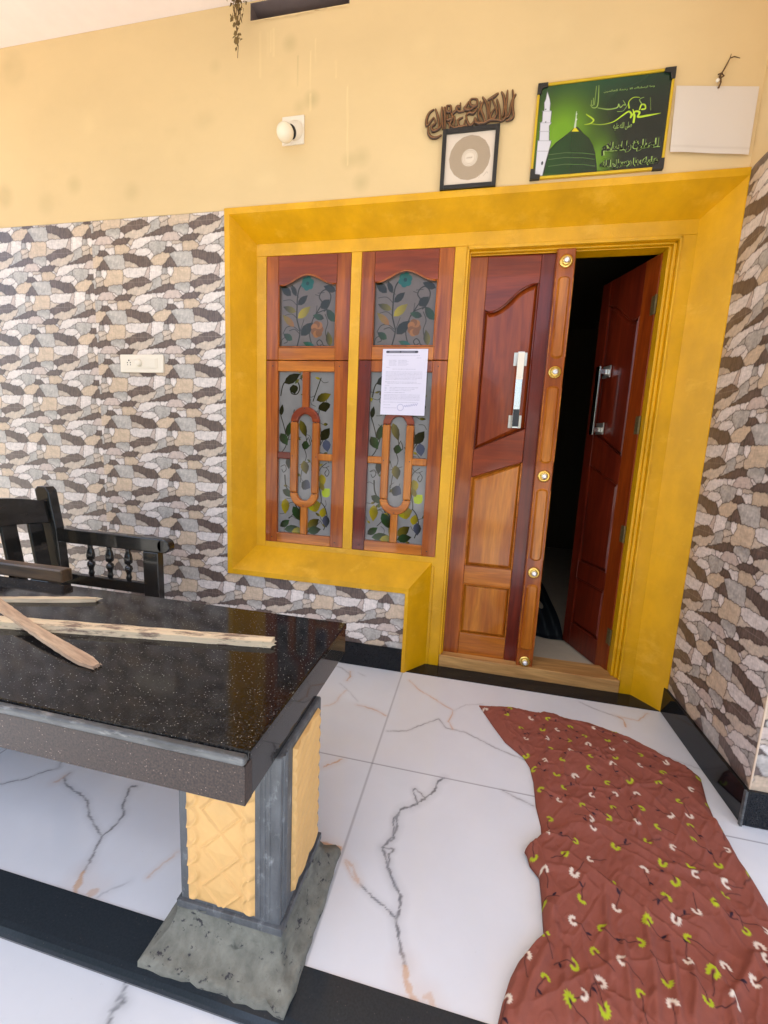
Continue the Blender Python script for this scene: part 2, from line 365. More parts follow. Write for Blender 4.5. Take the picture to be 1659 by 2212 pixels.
vein(CB, [(1040,145),(1070,160),(1080,190)], .007, OV, .8)
vein(CB, [(1060,150),(1130,165),(1170,135)], .004, OV, .7)
vein(CB, [(1100,250),(1160,275),(1230,300),(1290,330),(1390,365)], .004, LG, .7)
vein(CB, [(580,450),(640,480),(705,512)], .004, GV, .6)
vein(CA, [(270,405),(180,430),(120,455),(60,465),(-40,490)], .0035, GV, .8)
vein(CA, [(270,405),(300,340),(360,300)], .004, GV, .7)
vein(CA, [(325,425),(295,450),(300,475),(340,510),(380,530),(405,570),(410,620),(440,670),(470,720)], .0045, GV, .85)
vein(CA, [(300,440),(270,465),(250,470)], .007, OV, .5)
vein(CA, [(635,490),(600,490),(585,530),(565,580),(570,620),(530,670),(470,720),(440,780),(410,840),(385,885)], .0055, GV)
vein(CA, [(385,885),(365,930),(345,980)], .013, OV, .8)
vein(CA, [(405,980),(440,975)], .014, OV, .5)
vein(CA, [(820,790),(760,840),(700,890),(680,910)], .004, OV, .45)
vein(CA, [(600,930),(520,960),(450,1000)], .004, LG, .7)
vein(CA, [(1470,745),(1520,760),(1570,775),(1545,800)], .008, OV, .85)
vein(CA, [(1590,830),(1625,860),(1650,930)], .006, OV, .5)
vein(CA, [(1490,400),(1530,385),(1575,365)], .006, OV, .8)
CE = crop(560, 1500, 4.4235)
vein(CE, [(1240,730),(1300,750),(1370,800),(1400,840)], .0032, GV, .6)
vein(CE, [(1400,790),(1395,850),(1360,890)], .007, OV, .8)
vein(CE, [(1280,920),(1330,960),(1400,1030),(1480,1120)], .0032, LG, .7)
vein(CE, [(1110,1170),(1180,1160),(1250,1120),(1290,1050),(1350,1000)], .004, OV, .4)
vein(CE, [(1480,800),(1560,840)], .004, LG, .6)
# veins in the parts of the floor seen only from the side
for k in range(9):
    x = rng.uniform(-3, -1.9); y = rng.uniform(-1.3, -.1); q = [(x, y)]
    for _ in range(5): x += rng.normal(0, .08); y += rng.normal(0, .09); q.append((x, y))
    pt.line(wob(q), .004, GV, .004, .7)
for gx in (-1.72, -0.308, 1.10): pt.line([(gx, fy0), (gx, fy1)], .0032, srgb(92, 92, 100), .003)
pt.line([(fx0, -.721), (fx1, -.721)], .0032, srgb(92, 92, 100), .003)
sheet('floor', np.stack([X, Y, np.zeros_like(X)], -1), pt.C, M_marble, smooth=False, kind='structure')
MB().box(-3.1, 2.3, -1.52, 0.25, -0.40, -0.006).build('floor_base', M_band, kind='structure')
# black granite border at the edge of the floor, rounded nosing
b = MB(); prof = [(-1.405, -.004), (-1.405, .004), (-1.500, .004), (-1.513, .002), (-1.520, -.006), (-1.523, -.014), (-1.521, -.024)]
for i, (p, q) in enumerate(zip(prof[:-1], prof[1:])):
    b.add([(-3.1, p[0], p[1]), (2.3, p[0], p[1]), (2.3, q[0], q[1]), (-3.1, q[0], q[1])], [(0, 1, 2, 3)])
b.build('floor_border', M_band, smooth=True, kind='structure')
# lower step outside
zl = -.022
ny, nx = int(1.6/.006), int(4.2/.006)
Y, X = np.meshgrid(np.linspace(-3.1, -1.515, ny), np.linspace(-3.1, 1.4, nx), indexing='ij')
p2 = Paint(X, Y, np.array(srgb(212, 215, 219)))
vein(CA, [(585,1390),(560,1450),(575,1490),(520,1520),(500,1585)], .007, GV, .8, z=zl, P=p2)
vein(CA, [(560,1450),(535,1480),(575,1490)], .004, GV, .7, z=zl, P=p2)
sheet('lower_step', np.stack([X, Y, np.full_like(X, zl)], -1), p2.C, M_marble, smooth=False, kind='structure')
MB().box(-3.1, 1.4, -3.1, -1.524, -.40, zl-.004).build('lower_step_base', M_band, kind='structure')

# ceiling with its front beam
cb = MB().box(-4.3, 3.4, -3.1, 0.30, CZ, CZ+.14)
cb.build('ceiling', M_ceil, kind='structure')

# ---------------------------------------------------------------- house wall
hw = empty('house_wall', (0, 0, 0), label='cream painted house wall clad in printed stone tiles below, behind the door and the bench', cat='wall')
VX0, VX1, VZ0, VZ1 = -1.249, -0.739, 3.288, 3.368
b = MB()
b.box(-3.4, VX0, 0, .24, ZT-.005, CZ-.001).box(VX1, X3+.001, 0, .24, ZT-.005, CZ-.001)
b.box(VX0, VX1, 0, .24, ZT-.005, VZ0).box(VX0, VX1, 0, .24, VZ1, CZ-.001)
b.build('painted_wall', M_cream, hw)
X, Z = wallgrid(-3.4, X3, ZT-.004, CZ-.001, .006); p = Paint(X, Z, np.array(srgb(218, 190, 141)))
CS = crop(540, 0, 4.608); CQ = crop(0, 0, 1.728); SM = srgb(176, 156, 110); PAL = srgb(240, 214, 160)
for q, r_, a_ in (((850,500),.030,.35),((1100,1150),.032,.45),((960,1230),.022,.3),((1530,1850),.03,.3)): p.disc(wl(CS,[q])[0], r_, SM, .04, a_)
for q, r_, a_ in (((320,800),.04,.3),((570,830),.04,.25),((1560,680),.035,.35),((1560,790),.03,.4),((200,880),.05,.2),((20,850),.06,.35),((930,290),.02,.25),((60,300),.08,.18)): p.disc(wl(CQ,[q])[0], r_, SM, .05, a_)
for xx, y0_, y1_, w_ in ((510,380,900,.005),(600,380,650,.004),(630,360,600,.004),(665,330,650,.006),(945,650,990,.004),(1090,590,1100,.004),(1088,1090,1270,.008),(1150,450,720,.004),(1515,1000,1900,.006),(1380,700,900,.004)):
    p.line(wl(CS,[(xx,y0_),(xx,y1_)]), w_, PAL if xx != 945 else SM, .004, .45)
for _ in range(26):
    x = rng.uniform(-3, 1); z = rng.uniform(ZT, CZ); p.disc((x, z), rng.uniform(.01, .06), SM if rng.random() < .6 else PAL, .05, rng.uniform(.06, .16), rng.uniform(.3, 1.2))
for _ in range(60): x = X0+rng.uniform(0, 2.4); p.line([(x, ZT), (x+rng.uniform(.01, .05), ZT+rng.uniform(0, .004))], .006, srgb(238, 222, 190), .004, .5)
hole = (X > VX0-.004) & (X < VX1+.004) & (Z > VZ0-.004) & (Z < VZ1+.004)
sheet('paint_skin', onwall(X, Z, -.0012), p.C, mat('cream_paint_skin', rough=.75, attr=True, noise=.05, nscale=(1.3, 1.3, 2.2), bump=.3, bscale=25), hw, skip=hole)
rw = MB().box(X3, 2.3, YC, .24, ZT-.005, CZ-.001); rw.build('painted_side_wall', M_cream, hw)
b = MB().box(-3.4, X0, .004, .24, -.39, ZT-.006).box(X0, X2, .004, .24, -.39, ZS)
b.box(X3+.004, 2.3, YC+.004, .24, -.39, ZT-.006); b.build('wall_core', M_grout, hw)
# rough lip of the vent opening and the vent's inside
b = MB().box(VX0-.02, VX1+.02, .45, .47, VZ0-.02, VZ1+.3).box(VX0-.02, VX1+.02, .241, .45, VZ0-.03, VZ0-.001).box(VX0-.02, VX1+.02, .241, .45, VZ1+.001, VZ1+.03)
b.box(VX0-.02, VX0-.001, .241, .45, VZ0, VZ1).box(VX1+.001, VX1+.02, .241, .45, VZ0, VZ1); b.build('vent_recess', M_vent, hw)
b = MB().box(VX0, VX1, -.001, .239, VZ1-.003, VZ1-.0002).box(VX0+.0002, VX0+.003, .0, .239, VZ0+.003, VZ1-.003).box(VX1-.003, VX1-.0002, .0, .239, VZ0+.003, VZ1-.003)
b.build('vent_lining', M_vent, hw)
b = MB(); n = 60; vs = []; jj = 0
for i in range(n+1):
    x = VX0+(VX1-VX0)*i/n; jj = .6*jj+rng.normal(0, .0024); j = jj+.007
    vs += [(x, -.003, VZ0-.012+j), (x, -.003, VZ0+.003), (x, .06, VZ0+.003)]
b.add(vs, [(3*i, 3*i+3, 3*i+4, 3*i+1) for i in range(n)]+[(3*i+1, 3*i+4, 3*i+5, 3*i+2) for i in range(n)]); b.build('vent_sill', M_cream, hw)
# left pilaster where the wall ends, and a porch pillar carrying the ceiling

# printed stone tile: the stones of one 445 x 299 mm tile, traced once
TS = [('D',[(1145,170),(1230,165),(1340,175),(1420,195),(1530,200),(1590,260),(1640,330),(1530,360),(1410,370),(1370,330),(1300,295),(1220,275),(1165,260)]),
('B',[(1165,283),(1230,290),(1310,312),(1370,350),(1395,372),(1290,375),(1172,372)]),
('G',[(795,225),(860,195),(1000,185),(1125,188),(1150,240),(1162,320),(1168,390),(1100,415),(908,412),(875,350),(832,290)]),
('D',[(805,270),(825,295),(868,350),(897,418),(760,432),(680,435),(695,400),(755,320)]),
('T',[(490,322),(530,270),(620,238),(700,208),(785,222),(792,245),(745,312),(692,392),(600,400),(530,395)]),
('W',[(480,420),(560,408),(662,412),(668,500),(640,568),(560,600),(500,648),(472,620),(470,560)]),
('P',[(438,445),(474,435),(466,560),(455,618),(385,582),(410,520)]),
('W',[(58,490),(120,450),(240,455),(330,445),(432,448),(405,530),(372,572),(270,600),(120,598),(60,560)]),
('B',[(65,575),(150,608),(210,612),(130,660),(48,692),(45,640)]),
('D',[(42,730),(110,690),(190,645),(260,612),(375,588),(440,632),(498,660),(420,695),(350,738),(310,742),(240,738),(160,775),(112,800),(70,765)]),
('B',[(108,850),(130,805),(160,788),(240,750),(330,752),(420,706),(505,678),(518,705),(470,788),(385,842),(280,885),(170,880),(115,872)]),
('W',[(45,788),(70,780),(97,820),(86,870),(55,884),(35,850)]),
('G',[(875,702),(960,678),(1090,672),(1115,710),(1100,770),(1090,845),(1010,832),(940,790),(870,772)]),
('T',[(855,440),(1000,430),(1115,430),(1128,520),(1112,650),(1080,668),(930,676),(872,702),(800,690),(790,640),(835,568),(855,520)]),
('W',[(752,440),(800,424),(845,438),(845,510),(820,560),(790,558),(758,500)]),
('G',[(676,448),(742,443),(752,500),(742,538),(668,543),(672,500)]),
('B',[(660,558),(755,545),(785,578),(770,602),(678,652),(652,600)]),
('B',[(678,660),(730,625),(782,608),(788,660),(762,690),(668,715),(668,680)]),
('G',[(520,640),(560,608),(640,588),(660,650),(662,720),(560,772),(480,806),(430,822),(470,792),(522,700)]),
('D',[(395,862),(470,830),(560,792),(700,722),(795,700),(862,722),(868,778),(800,790),(740,796),(708,835),(580,842)]),
('W',[(202,1048),(230,980),(282,902),(380,872),(500,850),(588,845),(585,905),(500,930),(440,970),(380,1015),(290,1032)]),
('W',[(592,850),(712,838),(680,915),(615,915),(592,892)]),
('P',[(688,927),(722,840),(750,803),(830,796),(930,806),(952,850),(992,890),(950,918),(830,925)]),
('W',[(942,810),(975,810),(1022,852),(1012,872),(965,852)]),
('D',[(968,928),(1020,872),(1080,848),(1180,822),(1290,825),(1250,890),(1210,922),(1100,935)]),
('B',[(1292,852),(1320,840),(1332,862),(1292,940),(1272,950),(1252,920)]),
('W',[(1198,925),(1228,930),(1278,968),(1272,980)]),
('G',[(475,970),(520,935),(640,930),(762,940),(755,980),(742,1060),(640,1112),(580,1132),(545,1080),(500,1035)]),
('W',[(765,962),(790,935),(850,940),(852,990),(810,1022),(770,1008)]),
('B',[(860,935),(950,935),(1012,962),(900,982),(858,972)]),
('W',[(852,1012),(890,990),(1002,980),(1015,1000),(1015,1080),(940,1082),(890,1050)]),
('D',[(752,1018),(800,1032),(855,1022),(915,1082),(820,1102),(738,1098)]),
('T',[(1020,950),(1100,935),(1205,942),(1250,980),(1272,1012),(1240,1055),(1130,1080),(1020,1078)]),
('P',[(1288,1018),(1382,1008),(1350,1062),(1310,1078),(1250,1068)]),
('W',[(268,1122),(330,1045),(420,1032),(500,1042),(525,1080),(500,1125),(420,1152),(330,1148)]),
('W',[(528,1105),(568,1150),(522,1212),(458,1152)]),
('G',[(375,1022),(440,982),(478,960),(492,1025),(430,1025)])]
TB = {'D': srgb(102, 86, 79), 'W': srgb(222, 211, 204), 'B': srgb(198, 181, 164), 'G': srgb(182, 175, 168), 'T': srgb(196, 174, 150), 'P': srgb(198, 180, 170)}
CT = crop(300, 600, 6.381)
TP = [(k, np.array(wl(CT, p))) for k, p in TS]
TW, TH = .4405, .2990
def shrink(p, d=.0014):
    n = len(p); a = sum(p[i][0]*p[(i+1) % n][1]-p[(i+1) % n][0]*p[i][1] for i in range(n)); s = 1 if a > 0 else -1
    o = []
    for i in range(n):
        e1 = p[i]-p[i-1]; e2 = p[(i+1) % n]-p[i]
        n1 = np.array([-e1[1], e1[0]])*s/(np.hypot(*e1)+1e-9); n2 = np.array([-e2[1], e2[0]])*s/(np.hypot(*e2)+1e-9)
        m = n1+n2; m = m/(np.hypot(*m)+1e-9); o.append(p[i]+m*d)
    return o
TBASE = {k: np.array(v) for k, v in TB.items()}
def tile_print(step=.0022):
    """rasterise one printed tile: every point belongs to its nearest stone, thin dark outlines between"""
    nx, nz = int(round(TW/step)), int(round(TH/step)); ox, oz = -2.25, 1.85
    X, Z = np.meshgrid(ox+np.arange(nx)*TW/nx, oz+np.arange(nz)*TH/nz); b1 = np.full(X.shape, 9.0); b2 = b1.copy(); lab = np.zeros(X.shape, int)
    wx = X+.0016*np.sin(Z*190+X*60)+.001*np.sin(Z*420); wz = Z+.0014*np.sin(X*170)+.001*np.sin(X*390+2)
    for si, (k, p) in enumerate(TP):
        p = np.array(p); c = p.mean(0)
        for di in range(-8, 9):
            for dj in range(-8, 9):
                q = p+np.array([di*TW, dj*TH]); lo, hi = q.min(0)-.03, q.max(0)+.03
                if hi[0] < ox or lo[0] > ox+TW or hi[1] < oz or lo[1] > oz+TH: continue
                m = np.nonzero((wx > lo[0]) & (wx < hi[0]) & (wz > lo[1]) & (wz < hi[1]))
                if len(m[0]) == 0: continue
                x, y = wx[m], wz[m]; ins = np.zeros(x.shape, bool); d = np.full(x.shape, 9.0); n = len(q)
                for i in range(n):
                    ax, ay = q[i]; bx, by = q[(i+1) % n]
                    ins ^= ((ay > y) != (by > y)) & (x < (bx-ax)*(y-ay)/((by-ay) if by != ay else 1e-12)+ax)
                    dx, dy = bx-ax, by-ay; t = np.clip(((x-ax)*dx+(y-ay)*dy)/(dx*dx+dy*dy+1e-12), 0, 1); d = np.minimum(d, np.hypot(x-ax-dx*t, y-ay-dy*t))
                sd = np.where(ins, -d, d); cur1 = b1[m]; cur2 = b2[m]; cl_ = lab[m]
                w1 = sd < cur1
                b2[m] = np.where(w1, cur1, np.minimum(cur2, sd)); b1[m] = np.where(w1, sd, cur1); lab[m] = np.where(w1, si, cl_)
    rg = np.random.default_rng(5); C = np.zeros(X.shape+(3,)); edge = (b2-b1)/2; kinds = np.array([k for k, _ in TP])[lab]
    tone = rg.normal(1, .05, len(TP))[lab]
    def sm(a, kx, kz):
        for _ in range(2):
            a = sum(np.roll(a, i, 1) for i in range(-kx, kx+1))/(2*kx+1); a = sum(np.roll(a, i, 0) for i in range(-kz, kz+1))/(2*kz+1)
        return a/a.std()
    vert = sm(rg.normal(0, 1, X.shape), 0, 4); mott = sm(rg.normal(0, 1, X.shape), 1, 1)+sm(rg.normal(0, 1, X.shape), 4, 4)
    for k in TB: C[kinds == k] = TBASE[k]
    amp = np.where(kinds == 'D', .22, np.where(kinds == 'G', .03, .05)); ampm = np.where(kinds == 'G', .11, .05)
    C *= (tone*(1+amp*vert+ampm*mott*.7)*(.86+.14*np.clip(edge/.010, 0, 1)))[..., None]      # printed bevel towards each stone's rim
    a = np.clip((.0017-edge)/.0016+.35, 0, 1)[..., None]*.92; C = C*(1-a)+np.array(srgb(70, 54, 50))*a
    return np.clip(C, .01, 1), ox, oz, nx, nz
TPR = tile_print()
SEAM = -2.255
def stone_cladding(name, x0, x1, z0, z1, place, parent, shift=(0, 0), step=.0025, seam=False):
    X, Z = wallgrid(x0, x1, z0, z1, step); C, ox, oz, nx, nz = TPR
    if seam:
        lft_ = X < SEAM; sx = np.where(lft_, -.085, 0); sz = np.where(lft_, -.124, 0)
    else: sx = sz = 0
    u = (((X-shift[0]-sx-ox)/TW) % 1)*nx; v = (((Z-shift[1]-sz-oz)/TH) % 1)*nz
    iu = np.floor(u).astype(int); iv = np.floor(v).astype(int); fu = (u-iu)[..., None]; fv = (v-iv)[..., None]
    g = lambda a, b: C[b % nz, a % nx]
    col = (g(iu, iv)*(1-fu)+g(iu+1, iv)*fu)*(1-fv)+(g(iu, iv+1)*(1-fu)+g(iu+1, iv+1)*fu)*fv
    # real tile joints and slight tone change from one tile to the next
    ju = (X-shift[0]-sx+.10)/TW; jv = (Z-shift[1]-sz-.02)/TH; tid = np.sin(np.floor(ju)*12.9+np.floor(jv)*78.2)*43758.5; tid -= np.floor(tid)
    col = col*(.96+.08*tid)[..., None]
    for j, T_ in ((ju, TW), (jv, TH)):
        d = np.abs((j % 1)-.5); d = (.5-d)*T_; a = np.clip((.0016-d)/.0016+.2, 0, 1)[..., None]*.4; col = col*(1-a)+np.array(srgb(170, 158, 146))*a
    P = place(X, Z)
    return sheet(name, P, col, M_tile, parent, smooth=False)
LO = lambda X, Z: np.stack([X, np.zeros_like(X), Z], -1)
stone_cladding('stone_tile_cladding', -3.3, X0+.002, ZK, ZT-.004, LO, hw, seam=True)
stone_cladding('stone_tile_cladding', X0+.002, X2+.002, ZK, ZS+.002, LO, hw)
stone_cladding('stone_tile_cladding', 0.0, -YC, ZK, ZT-.004, lambda u, z: np.stack([np.full_like(u, X3), -u, z], -1), hw, shift=(2.05, .030), step=.002)
stone_cladding('stone_tile_cladding', X3+.004, 2.3, ZK, ZT-.004, lambda x, z: np.stack([x, np.full_like(x, YC), z], -1), hw, shift=(.1, .10), step=.004)
MB().box(X3-.002, X3+.0045, YC-.002, YC+.003, ZK, ZT-.006).build('corner_trim', mat('beige_corner_strip', srgb(214, 190, 164), .5), hw, bevel=.002)
b = MB().box(-3.4, X2, -.013, 0.0, .0015, ZK).box(X3-.013, X3, YC-.013, -.001, .0015, ZK).box(X3, 2.3, YC-.013, YC, .0015, ZK)
b.build('skirting', M_skirt, hw, bevel=.002)
MB().box(X3-.020, X3-.013, YC-.020, YC-.008, .002, ZK+.002).build('skirting_corner_strip', M_edge, hw)

# porch pillar holding the slab's far end (outside the picture on the left)
pp = MB().box(-3.45, -3.12, -1.56, -.90, -.39, CZ-.002); tag(pp.build('porch_pillar', M_cream, bevel=.006), 'cream pillar carrying the far end of the black granite slab', 'pillar')

# ---------------------------------------------------------------- yellow frame with splayed reveal
fr = empty('door_surround', (0, .0, 0), label='mustard yellow frame with splayed reveal around the double door and the two windows', cat='frame')
def ring(outer, inner, yo, yi, b):
    n = len(outer); vs = [(x, yo, z) for x, z in outer]+[(x, yi, z) for x, z in inner]
    return b.add(vs, [(i, i+1, i+1+n, i+n) for i in range(n-1)])
L = .030
out0 = [(X3, .001), (X3, ZT), (X0, ZT), (X0, ZS), (X2, ZS), (X2, .001)]
out1 = [(X3-.004, .001), (X3-.004, ZT-L), (X0+L, ZT-L), (X0+L, ZS+L), (X2+.018, ZS+L), (X2+.018, .001)]
inn = [(IX3, .001), (IX3, IZT), (IX0, IZT), (IX0, IZS), (IX2, IZS), (IX2, .001)]
b = MB(); ring([(x, z) for x, z in out0], out0, .01, -.014, b); ring(out0, out1, -.014, -.014, b); ring(out1, inn, -.014, DP, b)
b.build('splayed_reveal', M_yellow, fr)
b = MB(); zt = 2.268
b.box(IX0-.02, IX3+.02, DP, .22, zt, IZT+.02)
b.box(IX0-.02, -1.222, DP+.001, .22, IZS-.02, zt); b.box(-1.222, IX2+.02, DP+.001, .22, IZS-.02, .647)
b.box(IX2-.02, -.1805, DP+.001, .22, .001, IZS-.0205); b.box(-.727, -.670, DP+.001, .22, .647, zt); b.box(-.180, -.120, DP+.001, .25, .001, zt); b.box(.848, IX3+.02, DP+.001, .25, .001, zt)
b.build('frame_rails', M_yellow, fr, bevel=.0025)
b = MB()      # moulded lips around the door opening
for (a0, y0, y1) in ((.000, DP-.008, DP+.02), (.014, DP+.010, .24)):
    pass
b.box(-.120, -.108, DP-.006, .25, .076, 2.262).box(.836, .848, DP-.006, .25, .076, 2.262).box(-.120, .848, DP-.006, .25, 2.262-.012, 2.268)
b.box(-.108, -.100, DP+.018, .25, .076, 2.25).box(.822, .836, DP+.018, .25, .076, 2.25).box(-.108, .836, DP+.018, .25, 2.240, 2.25)
b.box(.808, .822, DP+.036, .27, .076, 2.240).box(-.100, .822, DP+.036, .165, 2.234, 2.240)
b.build('door_lip_moulding', M_yellow, fr, bevel=.003)
th = MB().box(-.118, .846, DP-.004, .27, .002, .074); th.build('threshold', M_thresh, fr, bevel=.004)
MB().box(X2+.02, X3-.006, .0, DP-.004, .001, .004).build('granite_sill_strip', M_skirt, fr)

# dark room behind the door
rm = empty('hallway', (0, 1, 0), label='dark hallway seen through the half open double door', cat='room')
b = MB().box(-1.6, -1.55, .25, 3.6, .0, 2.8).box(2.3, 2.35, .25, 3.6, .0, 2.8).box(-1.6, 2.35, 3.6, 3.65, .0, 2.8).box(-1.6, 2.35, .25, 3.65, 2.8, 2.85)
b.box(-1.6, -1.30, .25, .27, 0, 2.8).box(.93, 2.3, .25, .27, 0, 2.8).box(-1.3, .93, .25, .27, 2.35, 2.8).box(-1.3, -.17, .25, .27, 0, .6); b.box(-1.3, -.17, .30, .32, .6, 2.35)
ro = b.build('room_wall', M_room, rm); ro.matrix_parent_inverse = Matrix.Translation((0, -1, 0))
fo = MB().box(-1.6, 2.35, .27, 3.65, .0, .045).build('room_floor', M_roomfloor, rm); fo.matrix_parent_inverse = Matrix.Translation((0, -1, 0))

# dark striped floor rug in the hallway
CM = crop(1340, 1400, 5.925)
lft = [(.18, .66), (.2, .95), (.2, 1.3), (.2, 1.7)]
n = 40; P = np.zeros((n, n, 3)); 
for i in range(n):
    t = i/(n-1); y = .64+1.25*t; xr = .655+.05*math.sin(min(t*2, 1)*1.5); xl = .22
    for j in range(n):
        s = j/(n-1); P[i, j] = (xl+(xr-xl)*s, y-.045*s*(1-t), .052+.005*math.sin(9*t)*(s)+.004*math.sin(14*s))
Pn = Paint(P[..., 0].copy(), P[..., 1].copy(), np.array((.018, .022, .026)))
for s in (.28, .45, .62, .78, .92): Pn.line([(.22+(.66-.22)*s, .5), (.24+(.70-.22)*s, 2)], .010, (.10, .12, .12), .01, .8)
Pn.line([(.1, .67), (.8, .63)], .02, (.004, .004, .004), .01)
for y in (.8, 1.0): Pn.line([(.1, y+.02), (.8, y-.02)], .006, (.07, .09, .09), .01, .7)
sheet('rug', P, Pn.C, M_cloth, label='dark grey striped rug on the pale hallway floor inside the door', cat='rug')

# ---------------------------------------------------------------- door leaves
def inset(poly, d): return [tuple(q) for q in shrink([np.array(p, float) for p in poly], d)]
def ccw(poly):
    a = sum(poly[i][0]*poly[(i+1) % len(poly)][1]-poly[(i+1) % len(poly)][0]*poly[i][1] for i in range(len(poly)))
    return poly if a > 0 else poly[::-1]
def raised_panel(b, poly, sx, dep=.016, top=.004, wd=.030):
    poly = ccw([(sx*x, z) for x, z in poly]); n = len(poly); p1 = inset(poly, .006); p2 = inset(poly, wd)
    vs = [(x, dep, z) for x, z in poly]+[(x, dep, z) for x, z in p1]+[(x, top, z) for x, z in p2]
    b.add(vs, [(i, (i+1) % n, (i+1) % n+n, i+n) for i in range(n)]+[(i+n, (i+1) % n+n, (i+1) % n+2*n, i+2*n) for i in range(n)]+[[2*n+i for i in range(n)]])
    return poly
def door_leaf(label, loc, rz, sx, post):
    t = empty('door_leaf', loc, rz, label=label, cat='door', group='leaves of the double door')
    S = lambda a, c: (min(sx*a, sx*c), max(sx*a, sx*c))
    m_h, m_rh, m_h2, m_po, m_pp = (M_woodv, M_woodrh, M_woodh, M_woodo, M_woodp) if post else (M_woodp, M_woodr, M_woodr, M_woodr, M_woodr)      # open leaf: its hallway shade is put into the colour, darker and redder woods
    og = [(.10, 1.976), (.125, 1.969), (.150, 1.973), (.175, 1.985), (.20, 2.004), (.225, 2.028), (.25, 2.054), (.275, 2.074), (.30, 2.088), (.33, 2.098), (.36, 2.101)]
    W = .43; ZB, ZTp = .052, 2.236
    b = MB(); b.box(*S(0, .0995), 0, .035, ZB, ZTp); b.build('hinge_stile', m_h, t, bevel=.003)
    b = MB(); b.box(*S(.3605, W), 0, .035, ZB, ZTp); b.build('meeting_stile', M_woodr, t, bevel=.003)
    b = MB(); b.prism([(sx*x, z) for x, z in [(.10, ZTp)]+og+[(.36, ZTp)]], .001, .034); b.build('top_rail', m_rh, t, bevel=.002)
    b = MB(); b.prism([(sx*x, z) for x, z in [(.10, 1.107), (.36, 1.203), (.36, 1.381), (.10, 1.257)]], .001, .034); b.build('middle_rail', m_rh, t, bevel=.004)
    b = MB(); b.box(*S(.10, .36), .001, .034, .500, .606); b.build('lower_rail', m_h2, t, bevel=.004)
    b = MB(); b.box(*S(.10, .36), .001, .034, ZB, .200); b.build('bottom_rail', m_h2, t, bevel=.004)
    ps = [[(.10, 1.257), (.36, 1.381), (.36, 2.101)]+og[::-1][1:], [(.10, .606), (.36, .606), (.36, 1.203), (.10, 1.107)], [(.10, .200), (.36, .200), (.36, .500), (.10, .500)]]
    for k, p in enumerate(ps):
        b = MB(); q = raised_panel(b, p, sx); 
        b.build('panel', m_pp if k == 0 else m_po, t)
        bb = MB(); q2 = inset(q, .004); bb.tube([(x, .003, z) for x, z in q2], .0055, 6, closed=True); bb.build('panel_bead', M_woodr if k == 0 else m_h2, t, smooth=True)
    b = MB(); b.box(*S(.09, .37), .0195, .0335, ZB+.01, ZTp-.01); b.build('leaf_back', M_woodr, t)
    # pull handle
    h = MB(); h.box(*S(.288, .312), -.052, -.008, 1.716, 1.744).box(*S(.288, .312), -.052, -.008, 1.392, 1.420).box(*S(.283, .317), -.062, -.050, 1.376, 1.757)
    hp = h.build('pull_handle', M_chrome, t, bevel=.003)
    for za in (1.697, 1.380): MB().box(*S(.268, .334), -.008, 0, za, za+.066).build('mounting_plate', M_steelplate, hp, bevel=.0015)
    if post:
        h = MB(); h.box(*S(.285, .315), -.0635, -.0622, 1.385, 1.472); h.build('dark_film', M_dark, hp)
        h = MB(); h.box(*S(.284, .316), -.0637, -.0622, 1.62, 1.752); h.build('plastic_film', M_white, hp)
    # hinges
    if not post:
        for z in (.27, .85, 1.42, 2.00):
            h = MB(); h.tube([(sx*-.004, -.004, z-.045), (sx*-.004, -.004, z+.045)], .006, 8); h.box(*S(0, .028), -.002, .001, z-.045, z+.045)
            h.build('hinge', M_hinge, t)
    if post:
        x0, x1 = .425, .513; b = MB(); b.box(x0, x1, -.038, .03, ZB-.004, ZTp+.004)
        po = b.build('centre_post', M_woodv, t, bevel=.006)
        zs = [2.179, 1.660, 1.137, .615, .102]; xm = .4695
        for a, c in zip(zs[:-1], zs[1:]):
            ht, hb = a-.065, c+.065; w2 = .030; pl = []
            for s in (1, -1):
                ze = ht if s == 1 else hb
                for th_ in np.linspace(0, math.pi, 7):
                    pl.append((xm+w2*math.cos(th_)*s, ze-s*.02+s*.02*math.sin(th_)))
            bb = MB(); q = ccw(pl); n = len(q); q2 = inset(q, .010)
            bb.add([(x, -.0375, z) for x, z in q]+[(x, -.049, z) for x, z in q2], [(i, (i+1) % n, (i+1) % n+n, i+n) for i in range(n)]+[[n+i for i in range(n)]])
            bb.build('post_moulding', M_woodo, po)
            for sgn in (-1, 1):
                bb = MB(); bb.tube([(xm+sgn*.0405, -.038, z) for z in np.linspace(hb+.01, ht-.01, 4)], .003, 6); bb.build('post_bead', M_woodh, po, smooth=True)
        for z in zs:
            k = MB(); k.lathe([(.0315, 0), (.0325, .004), (.030, .009), (.026, .011), (.024, .008), (.021, .008), (.020, .014), (.016, .017)], (xm, -.038, z), (0, -1, 0), 24)
            kk = k.build('knob', M_brass, po, smooth=True)
            k = MB(); k.lathe([(.014, .014), (.0145, .024), (.012, .029), (.006, .031), (.0055, .029), (.001, .029)], (xm, -.038, z), (0, -1, 0), 20); k.build('knob_cap', M_silver, kk, smooth=True)
    return t
door_leaf('closed varnished door leaf with the brass studded centre post and steel pull handle', (-.113, .168, 0), 0, 1, True)
door_leaf('varnished door leaf swung open into the dark hallway', (.803, .215, 0), -R(69.3), -1, False)

